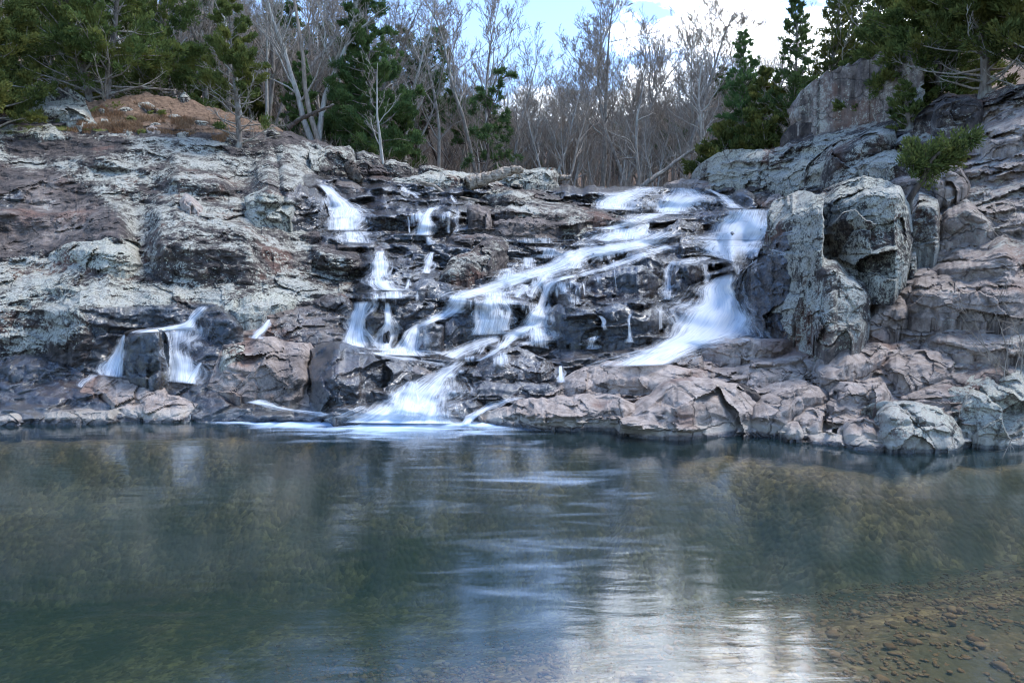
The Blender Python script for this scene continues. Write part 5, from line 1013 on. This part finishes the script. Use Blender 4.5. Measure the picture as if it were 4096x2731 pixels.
def plant(key, parts, loc, label, cat, name, group=None, s=1.0, rz=0.0, sz=None):
    """parts: list of (part name, (V, F), material); meshes are kept and shared by key"""
    t = empty(name, loc, label, cat, group); t.scale = (s, s, s*(sz or 1)); t.rotation_euler = (0, 0, rz)
    if key not in LIB:
        LIB[key] = []
        for pn, (V, F), m in parts():
            o = mesh_obj(pn, V, F, m, parent=t, smooth=(pn in ('trunk', 'branches'))); LIB[key].append(o)
    else:
        for o in LIB[key]:
            c = o.copy(); COL.objects.link(c); c.parent = t
    return t
def bareparts(seed, H, r0, bark='bark', **k):
    def f():
        a, b = bare_mesh(seed, H, r0, **k); return [('trunk', a, M[bark]), ('crown', b, M['twig'] if bark != 'barkpale' else M['bark'])]
    return f
def cedarparts(seed, H, Rm, mat='cedar', **k):
    def f():
        a, b, c = cedar_mesh(seed, H, Rm, **k); return [('trunk', a, M['cedarbark']), ('branches', b, M['bark']), ('crown', c, M[mat])]
    return f
def pineparts(seed, H, Rm, **k):
    def f():
        a, b, c = pine_mesh(seed, H, Rm, **k); return [('trunk', a, M['barkdark']), ('branches', b, M['barkdark']), ('crown', c, M['pine'])]
    return f
# ------------------------------------------------------------------ the wood behind
rg = np.random.default_rng(3)
KINDS = [bareparts(100+i, 10.5, 0.12+0.02*(i % 3), first=.22+.05*(i % 4), fork=(i in (2, 5)), bark=('bark', 'barkpale', 'bark', 'twig')[i % 4], dense=1.15) for i in range(8)]
def crestY(u): return float(np.interp(u, U, back1[:, 1]))
cnt = 0
for ulo, uhi, ylo, yhi, num, smin, smax in [(170, 330, 34, 70, 62, .8, 1.25), (330, 480, 40, 74, 54, .8, 1.15), (470, 730, 41, 66, 66, .58, .86), (420, 760, 58, 112, 130, .85, 1.15), (690, 830, 36, 66, 26, .6, .95), (-60, 190, 34, 60, 26, .8, 1.2), (560, 700, 38, 42, 8, .4, .6)]:
    for i in range(num):
        u_ = ulo+(uhi-ulo)*(i+rg.uniform(0, 1))/num; Y = max(crestY(u_)+2.0, ylo+(yhi-ylo)*rg.uniform(0, 1)**.8)
        kd = int(rg.integers(0, 8)); s = rg.uniform(smin, smax)
        plant(('bare', kd), KINDS[kd], floor_at(u_, Y), "slender leafless tree, one of many in the grey wood behind the falls", "bare tree", "bare_tree", "leafless trees of the grey wood", s, rg.uniform(0, 6.28), rg.uniform(.9, 1.2))
for i, (u_, Y, s) in enumerate([(345, 52, 1.0), (398, 50, 1.05), (440, 50, 1.1), (415, 62, 1.2), (500, 56, .86), (540, 62, .74), (572, 60, .66), (520, 66, .8), (655, 58, .78), (618, 66, .74), (690, 52, .66), (715, 56, .8), (250, 50, 1.0), (300, 56, 1.0), (215, 46, .95), (280, 62, 1.1), (180, 50, 1.0), (330, 66, 1.2), (365, 60, 1.1), (470, 64, .9), (752, 50, .8), (640, 68, .75), (490, 48, .75), (730, 62, .85)]):
    plant(('bgpine', i % 3), pineparts(300+i % 3, 11.5, 2.6, nl=34, low=.45, per=22, needle=.30, crook=.12, tuft=.7), floor_at(u_, Y), "round topped green pine among the leafless trees of the far wood", "pine tree", "pine_tree", "pines in the far wood", s, i*1.7)
for i in range(14):
    u_ = 505+i*16.5+rg.uniform(-6, 6); Y = rg.uniform(45, 60); kd = int(rg.integers(0, 8))
    plant(('bare', kd), KINDS[kd], floor_at(u_, Y), "slender leafless tree, one of many in the grey wood behind the falls", "bare tree", "bare_tree", "leafless trees of the grey wood", rg.uniform(.98, 1.2), rg.uniform(0, 6.28), rg.uniform(.95, 1.15))
# trees one can point to
def bare1(u_, Y, H, r, label, seed, s=1.0, **k): return plant(('b', seed), bareparts(seed, H, r, **k), floor_at(u_, Y), label, "bare tree", "bare_tree", None, s)
bare1(484, 43, 14.6, .17, "tall leafless tree with a forked crown alone in the sky gap left of centre", 401, first=.42, fork=True, bark='bark', spread=.6, dense=1.2, rmin=.010)
bare1(600, 46, 13.8, .20, "leafless tree with a rounded fan crown against the sky in the middle", 402, first=.34, spread=.72, bark='bark', dense=1.4, rmin=.010)
bare1(632, 44, 13.8, .17, "leafless tree with two tall stems right of the rounded fan crown", 403, first=.36, fork=True, spread=.62, bark='bark', dense=1.3, rmin=.010)
bare1(684, 42, 13.4, .17, "broad leafless tree with a brush like crown just left of the white cloud", 404, first=.40, spread=.72, bark='bark', dense=1.5, rmin=.010)
bare1(566, 47, 11.0, .13, "leafless tree with sparse arching twigs at the left edge of the sky fan", 405, first=.3, spread=.9, bark='bark', dense=1.3, rmin=.010)
bare1(402, 40, 11.0, .15, "pale trunked leafless tree right of the tall centre cedar", 406, first=.3, spread=.8, bark='barkpale', dense=1.2, rmin=.010)
bare1(268, 37, 9.5, .12, "slim pale trunk rising behind the small leaning cedar", 407, first=.4, spread=.5, bark='barkpale')
bare1(640, 38, 8.0, .12, "knotty leafless tree with low crooked limbs at the lip of the falls", 408, first=.18, spread=.95, bark='bark')
bare1(560, 37, 7.5, .09, "thin leafless tree leaning right beside the square pale block", 409, first=.3, lean=(.35, 0), bark='twig')
def polytree(name, label, cat, loc, main, rad, seed, sub=10, sl=1.2, bark='bark'):
    rg = np.random.default_rng(seed); m = np.array(main, float)
    t_ = np.linspace(0, 1, len(m)); tt = np.linspace(0, 1, len(m)*4); pts = np.stack([np.interp(tt, t_, m[:, i]) for i in range(3)], -1)
    pts[1:-1] += rg.normal(0, .03, (len(pts)-2, 3)); rd = np.linspace(rad, rad*.18, len(pts)); cr = []
    for _ in range(sub):
        i = int(rg.uniform(.3, .98)*(len(pts)-1)); d = unit(unit(pts[min(i+1, len(pts)-1)]-pts[i-1])+rg.normal(0, .7, 3)+np.array([0, 0, .3]))
        l = sl*rg.uniform(.5, 1.1); q = limb(rg, pts[i], d, l, 5, .2, .05); cr.append((q, np.linspace(rd[i]*.55, .008, 6)))
        for _ in range(5):
            j = rg.integers(1, 5); z = limb(rg, q[j], unit(q[j]-q[j-1]+rg.normal(0, .7, 3)), l*.5, 3, .25, .03); cr.append((z, np.array([.012, .009, .007, .005])))
            for _ in range(2): cr.append((limb(rg, z[1], unit(z[2]-z[1]+rg.normal(0, .8, 3)), l*.3, 2, .25), np.array([.008, .006, .005])))
    t = empty(name, loc, label, cat)
    mesh_obj('trunk', *tubes([(pts, rd)], [8]), M[bark], parent=t); mesh_obj('crown', *tubes(cr, [3]*len(cr)), M['bark'], parent=t); return t
l0 = floor_at(640, 35.8)
polytree("leaning_tree", "leaning bare trunk slanting up to the right from the lip of the falls", "leaning tree", l0, [(-.3, 0, -.3), (.1, 0, .5), (.6, 0, .9), (1.5, .2, 1.5), (2.6, .3, 2.3), (3.6, .3, 3.0), (4.3, .3, 3.5)], .17, 7, 16, 1.3)
l1 = onslope(383, 163)
plant('sap', bareparts(420, 4.6, .085, bark='barkpale', first=.2, spread=.85, dense=.8), l1, "small white barked leafless sapling on the ridge in front of the tall centre cedar", "sapling", "sapling")
# cedars of the left bank
def cedar1(loc, label, seed, H, Rm, mat='cedar', **k): return plant(('c', seed), cedarparts(seed, H, Rm, mat, **k), loc, label, "cedar tree", "cedar_tree")
def fl(u_, v_, Y): return at(u_, v_, Y)
cedar1(fl(-8, 128, 25.0), "dense dark cedar hanging in from the left edge of the photo", 501, 8.5, 2.7, low=.03, leaves=80000, nl=80, gaps=0.32, leaf=0.11)
cedar1(fl(98, 121, 28.6), "big twin trunked cedar with bare grey lower limbs left of the grey boulder", 502, 9.5, 3.7, low=.06, bare_low=.22, leaves=95000, nl=70, trunk_r=.17, stems=2, gaps=0.36, leaf=0.11)
cedar1(floor_at(165, 33.5), "wide olive cedar behind the twin trunked cedar on its right", 503, 8.6, 3.6, low=.04, leaves=85000, nl=84, gaps=0.34, top=.8, leaf=0.11)
cedar1(floor_at(60, 34), "dark cedar filling the gap behind the far left cedar", 504, 8.8, 3.2, low=.05, leaves=44000, nl=64, gaps=0.3, leaf=.18)
cedar1(at(239, 146, float(samp(DB, 239, 146))), "small leaning cedar with dead twiggy lower limbs on the rim of the left bank", 505, 5.4, 2.5, low=.05, bare_low=.36, leaves=36000, nl=52, trunk_r=.13, gaps=.3, leaf=0.1, top=.75)
cedar1(floor_at(374, 36.0), "tall thick centre cedar reaching out of the top of the photo", 506, 11.5, 2.9, 'cedar2', low=.04, leaves=130000, nl=92, gaps=0.22, trunk_r=.17, leaf=0.11, top=.72)
cedar1(floor_at(345, 38.5), "shorter cedar close against the left side of the tall centre cedar", 507, 6.5, 2.2, 'cedar2', low=.05, leaves=46000, nl=50, gaps=.15, leaf=0.12)
cedar1(floor_at(402, 38.0), "low cedar skirt at the right foot of the tall centre cedar", 508, 5.0, 1.9, 'cedar2', low=.05, leaves=30000, nl=40, gaps=.2, leaf=0.12)
cedar1(floor_at(300, 37), "thin young cedar behind the rim of the left bank", 509, 5.5, 1.7, 'cedar2', low=.08, leaves=14000, nl=40, gaps=.3, leaf=.16)
for i, (u_, Y, s) in enumerate([(20, 44, 1.1), (120, 46, 1.2), (205, 44, .95), (245, 48, 1.0), (-40, 40, 1.1), (330, 50, .9), (290, 47, .85)]):
    plant(('hillcedar', i % 2), cedarparts(540+i % 2, 8.5, 2.4, 'cedar', leaves=22000, nl=54, gaps=.15, leaf=.22), floor_at(u_, Y), "dark green cedar half hidden up the wooded hill on the left", "cedar tree", "cedar_tree", "cedars up the left hill", s, i*1.1)
# the crooked pine in front of the grey wood
plant('crook', pineparts(601, 8.0, 2.3, nl=20, low=.22, per=40, needle=.27, crook=.20, trunk_r=.12, tuft=.6), floor_at(478, 38.5), "crooked bright green pine with scattered tufts right of the tall centre cedar", "pine tree", "pine_tree", None, 1.0, .8)
# right bank
cedar1(floor_at(742, 33.8), "open pointed evergreen first from the left on the right bank", 701, 7.0, 1.9, 'cedar2', low=.10, leaves=24000, nl=120, gaps=.48, leaf=.12, top=.8)
cedar1(floor_at(768, 32.0), "bushy dark cedar at the foot of the open pointed evergreen", 702, 4.6, 1.9, 'cedar', low=.05, leaves=24000, nl=50, gaps=.12, leaf=.16)
cedar1(floor_at(786, 31.5), "thin spire evergreen with a bare stem left of the cliff", 703, 7.4, 1.9, 'cedar2', low=.22, leaves=18000, nl=110, gaps=.48, leaf=.12, top=.85)
cedar1(floor_at(722, 33.2), "low spreading cedar shrub on the lip at the right end of the falls", 704, 2.6, 2.2, 'cedar', low=.05, leaves=18000, nl=36, gaps=.1, leaf=.15)
cedar1(fl(829, 100, 36.0), "slim pointed evergreen standing on the cliff against the white cloud", 705, 6.0, 1.9, 'cedar', low=.08, leaves=17000, nl=110, gaps=.48, leaf=.12, top=.85)
cedar1(fl(853, 88, 36.5), "second pointed evergreen on the cliff, just right of the slim one", 706, 6.2, 1.9, 'cedar', low=.08, leaves=21000, nl=110, gaps=.48, leaf=.12)
cedar1(fl(884, 78, 35.0), "third evergreen on the cliff top, fuller and paler", 707, 6.5, 1.9, 'cedar2', low=.08, leaves=27000, nl=120, gaps=.48, leaf=.12)
cedar1(fl(893, 116, 25.5), "dense green cedar spilling over the right end of the cliff", 708, 4.6, 2.1, 'cedar', low=.03, leaves=44000, nl=64, gaps=.06, leaf=.12, top=.6)
cedar1(fl(938, 112, 23.5), "large dark cedar behind the dark overhanging boulder", 709, 6.2, 2.6, 'cedar', low=.03, leaves=56000, nl=76, gaps=.08, leaf=.13, top=.65)
cedar1(fl(985, 92, 21.0), "dark cedar with pale dead limbs at the upper right corner", 710, 5.6, 2.5, 'cedar', low=.05, bare_low=.25, leaves=42000, nl=66, gaps=.15, leaf=.12, trunk_r=.15, top=.65)
cedar1(fl(1040, 95, 19.5), "cedar cut by the right edge of the photo", 711, 5.6, 2.4, 'cedar', low=.04, bare_low=.15, leaves=40000, nl=60, gaps=.12, leaf=.12, top=.6)
cedar1(fl(958, 60, 30.0), "dark cedar high behind the large dark cedar", 712, 6.0, 2.2, 'cedar', low=.05, leaves=22000, nl=50, gaps=.2, leaf=.17)
cedar1(fl(910, 126, 22.5), "small brownish cedar bush in the moss under the large dark cedar", 713, 1.3, .8, 'cedar', low=.05, leaves=6000, nl=26, gaps=.15, leaf=.10)
plant('whitesap', bareparts(430, 6.2, .07, bark='barkpale', first=.25, spread=.8, dense=.8), fl(838, 131, 27.0), "thin pale leafless sapling in front of the cliff", "sapling", "sapling")
# small bent cedar rooted behind the giant boulder
q0 = at(908, 206, 16.4); mk_ = [at(u_, v_, 16.4-.1*i)-q0 for i, (u_, v_) in enumerate([(908, 214), (909, 200), (915, 190), (923, 180), (927, 170), (931, 160), (940, 152)])]
t = empty("bent_cedar", q0, "small bent cedar with a bare curved stem rooted behind the giant rounded boulder", "cedar tree")
rg = np.random.default_rng(77); lb = []; Ps, Ds = [], []
mp_ = np.array(mk_); mesh_obj('trunk', *tubes([(mp_, np.linspace(.09, .03, 7))], [7]), M['barkdark'], parent=t)
for (u_, v_, r_) in [(912, 156, .34), (922, 160, .36), (934, 158, .36), (945, 153, .34), (955, 148, .32), (965, 143, .26), (930, 165, .3), (905, 164, .22), (950, 158, .24), (970, 139, .2)]:
    c = at(u_, v_, 16.0+rg.uniform(-.3, .3))-q0; st = mp_[rg.integers(3, 7)]
    q = np.array([st+(c-st)*f+rg.normal(0, .03, 3) for f in np.linspace(0, 1, 6)]); lb.append((q, np.linspace(.03, .008, 6)))
    for _ in range(14):
        z = limb(rg, q[rg.integers(2, 6)], rnd_unit(rg, 1)[0]+np.array([.3, 0, .3]), r_*1.2, 3, .2, .05); lb.append((z, np.array([.008, .006, .005, .004])))
        g = rg.uniform(0, 3, 70); a = np.minimum(g.astype(int), 2); j = rnd_unit(rg, 70)*.07
        Ps.append(z[a]+(z[a+1]-z[a])*(g-a)[:, None]+j); Ds.append(unit(z[-1]-z[0])[None]+j*8+np.array([0, 0, .3]))
P = np.concatenate(Ps); D = np.concatenate(Ds); D /= np.linalg.norm(D, axis=1)[:, None]; W = np.cross(D, rnd_unit(rg, len(P))); W /= np.linalg.norm(W, axis=1)[:, None]
ln = rg.uniform(.05, .12, len(P)); mesh_obj('branches', *tubes(lb, [3]*len(lb)), M['barkdark'], parent=t); mesh_obj('crown', *diamonds(P, D, W, ln, ln*.2), M['cedar'], parent=t, smooth=False)
# bare shrubs at the right edge, by the pool
for i, (u_, v_, Y, H, lab) in enumerate([(1016, 372, 12.2, 1.9, "leafless twiggy shrub over the white lichen boulders at the right edge"), (985, 330, 13.6, 1.6, "thin bare shrub in front of the overhanging slab at right"), (1030, 250, 15.0, 2.2, "bare brushwood against the sloping slabs at the right edge"), (812, 132, 27.5, 1.6, "low bare bush at the foot of the cliff")]):
    rg = np.random.default_rng(800+i); pl = []
    for _ in range(9):
        p = limb(rg, (rg.normal(0, .1), rg.normal(0, .1), -.15), (rg.normal(-.25, .5), rg.normal(0, .3), 1), H*rg.uniform(.5, 1), 6, .13, 0); pl.append((p, np.linspace(.011, .003, 7)))
        for _ in range(7):
            j = rg.integers(1, 6); z = limb(rg, p[j], unit(p[j]-p[j-1]+rg.normal(0, .6, 3)), H*rg.uniform(.15, .4), 4, .2); pl.append((z, np.linspace(.005, .002, 5)))
    o = mesh_obj("bare_shrub", *tubes(pl, [3]*len(pl)), M['twig']); o.location = fl(u_, v_, Y); tag(o, lab, "shrub", None, 'thing')
rg = np.random.default_rng(9); pl = [(limb(rg, (0, 0, 0), (-.4, 0, -1), .55, 6, .12), np.linspace(.008, .003, 7))]
for _ in range(6): pl.append((limb(rg, pl[0][0][rg.integers(1, 6)], rg.normal(0, 1, 3)+np.array([-.3, 0, -1]), .25, 3, .2), np.array([.004, .003, .003, .002])))
o = mesh_obj("hanging_twig", *tubes(pl, [3]*len(pl)), M['twig']); o.location = at(1012, 438, 10.9); tag(o, "dry twig hanging over the water at the right edge", "twig")
# undergrowth: thousands of thin stems
rg = np.random.default_rng(5); pl = []
for _ in range(3600):
    u_ = rg.uniform(150, 830); Y = crestY(u_)+1.5+rg.uniform(0, 1)**1.1*28; b = floor_at(u_, Y); H = rg.uniform(.5, 1.2)+min(1.6, (Y-crestY(u_))*.12)
    d = np.array([rg.normal(0, .25), rg.normal(0, .2), 1]); p = limb(rg, b, d, H, 3, .2); pl.append((p, np.array([.011, .009, .007, .004])*rg.uniform(.6, 1.4)))
    for _ in range(3): pl.append((limb(rg, p[rg.integers(1, 3)], unit(d+rg.normal(0, .7, 3)), H*.4, 2, .2), np.array([.008, .006, .004])))
o = mesh_obj("undergrowth", *tubes(pl, [3]*len(pl)), M['twig']); tag(o, "thicket of thin bare stems on the forest floor", kind='stuff')
# dry grass of the left bank and crevices
rg = np.random.default_rng(6); gp = px('A', [(440,880),(620,760),(700,700),(900,690),(1100,740),(1400,830),(1560,900),(1500,960),(1350,920),(1000,890),(700,900),(560,900)])
U_, V_ = rg.uniform(60, 240, 60000), rg.uniform(95, 150, 60000); ok = poly_mask(U_, V_, gp) & (fbm(np.c_[U_*.06, V_*.15, 0*U_], 1.0, 3, 5) > .05)
U_, V_ = U_[ok][:9000], V_[ok][:9000]
P = at(U_, V_, samp(DB, U_, V_)); D = np.c_[rg.normal(0, .45, len(P)), rg.normal(0, .35, len(P)), np.ones(len(P))]; D /= np.linalg.norm(D, axis=1)[:, None]
W = np.cross(D, rnd_unit(rg, len(P))); W /= np.linalg.norm(W, axis=1)[:, None]; ln = rg.uniform(.06, .24, len(P))
o = mesh_obj("dry_grass", *diamonds(P-D*.04, D, W, ln, ln*.05), M['grass'], smooth=False); tag(o, "russet dry grass on the left bank", kind='stuff')
rgs = np.random.default_rng(21); k_ = 0
while k_ < 16:
    a_, b_ = rgs.uniform(640, 1560), rgs.uniform(700, 900)
    if not poly_mask(np.array([px('A', [(a_, b_)])[0, 0]]), np.array([px('A', [(a_, b_)])[0, 1]]), gp)[0]: continue
    w_ = rgs.uniform(18, 52); h_ = w_*rgs.uniform(.3, .55); k_ += 1
    rock('A', [(a_-w_, b_), (a_-w_*.3, b_-h_), (a_+w_*.4, b_-h_*.8), (a_+w_, b_)], [(a_-w_, b_+3), (a_, b_+h_*.4), (a_+w_, b_+3)], .5, (.8, 0, .4, .25 if k_ % 3 else .8), 'stone', "loose lichen spotted stone lying in the leaf litter of the left bank", cat='stone', group="loose stones in the leaf litter")
# ------------------------------------------------------------------ driftwood
def log(name, label, cat, crp, pts, r, mat, dY, seed, stubs=3, dyend=0.0):
    p2 = px(crp, pts); base = np.array([float(samp(DB, *p2[0])), float(samp(DB, *p2[-1]))]).min()
    P = np.array([at(u_, v_, base+dY+dyend*i/(len(p2)-1)) for i, (u_, v_) in enumerate(p2)])
    t_ = np.linspace(0, 1, len(P)); tt = np.linspace(0, 1, 60); rg = np.random.default_rng(seed)
    Q = np.stack([np.interp(tt, t_, P[:, i]) for i in range(3)], -1)+np.cumsum(rg.normal(0, r[0]*.05, (60, 3)), 0)*.7; rd = np.interp(tt, [0, 1], r)*(1+.10*vnoise(np.c_[tt*5, 0*tt, 0*tt+seed], 3)); rd[0] *= .7; rd[-1] *= .5
    pl = [(Q, rd)]
    for _ in range(stubs):
        i = rg.integers(14, 54); pl.append((limb(rg, Q[i], rg.normal(0, 1, 3)+np.array([0, -.3, .6]), rd[i]*rg.uniform(1.2, 2.6), 4, .15), rd[i]*np.linspace(.35, .12, 5)))
    V, F = tubes(pl, [14]+[6]*stubs); V = V+(fbm(V*np.array([1, 1, 1.0]), 9, 4, seed)*r[0]*.55)[:, None]*unit(np.array([.3, -1, .5]))
    c = V.mean(0); c[2] = V[:, 2].min()
    return tag(mesh_obj(name, V, F, M[mat], loc=c), label, cat, None, 'thing')
log("driftwood_log", "thick pale driftwood log leaning on the square pale block", "log", 'B', [(1120,1235),(1220,1215),(1330,1165),(1420,1120),(1488,1105)], (.34, .13), 'drift', -.35, 1, 3)
log("driftwood_log", "short pale log end poking out right of the square pale block", "log", 'B', [(1730,1200),(1780,1198),(1815,1195)], (.16, .12), 'drift', .4, 2, 1)
log("fallen_branch", "long thin fallen branch lying across the lip of the falls", "branch", 'B', [(800,1225),(900,1245),(960,1290),(1040,1320),(1120,1330),(1205,1350)], (.07, .05), 'drift', -.2, 3, 3)
log("tree_stump", "broken dark stump wedged under the squared end of the left bank", "stump", 'B', [(330,1100),(350,1140),(360,1175),(395,1180)], (.22, .26), 'barkdark', -.35, 4, 3)
log("wet_stick", "black wet stick lying on top of the mossy block between the lower left falls", "stick", 'D', [(745,950),(800,928),(870,920),(974,928)], (.045, .04), 'wetwood', -.25, 5, 0)
log("dead_limb", "dark dead limb slanting in the wood left of the tall centre cedar", "branch", 'A', [(1930,860),(2000,810),(2120,750),(2250,700)], (.12, .05), 'barkdark', 3.0, 6, 3)
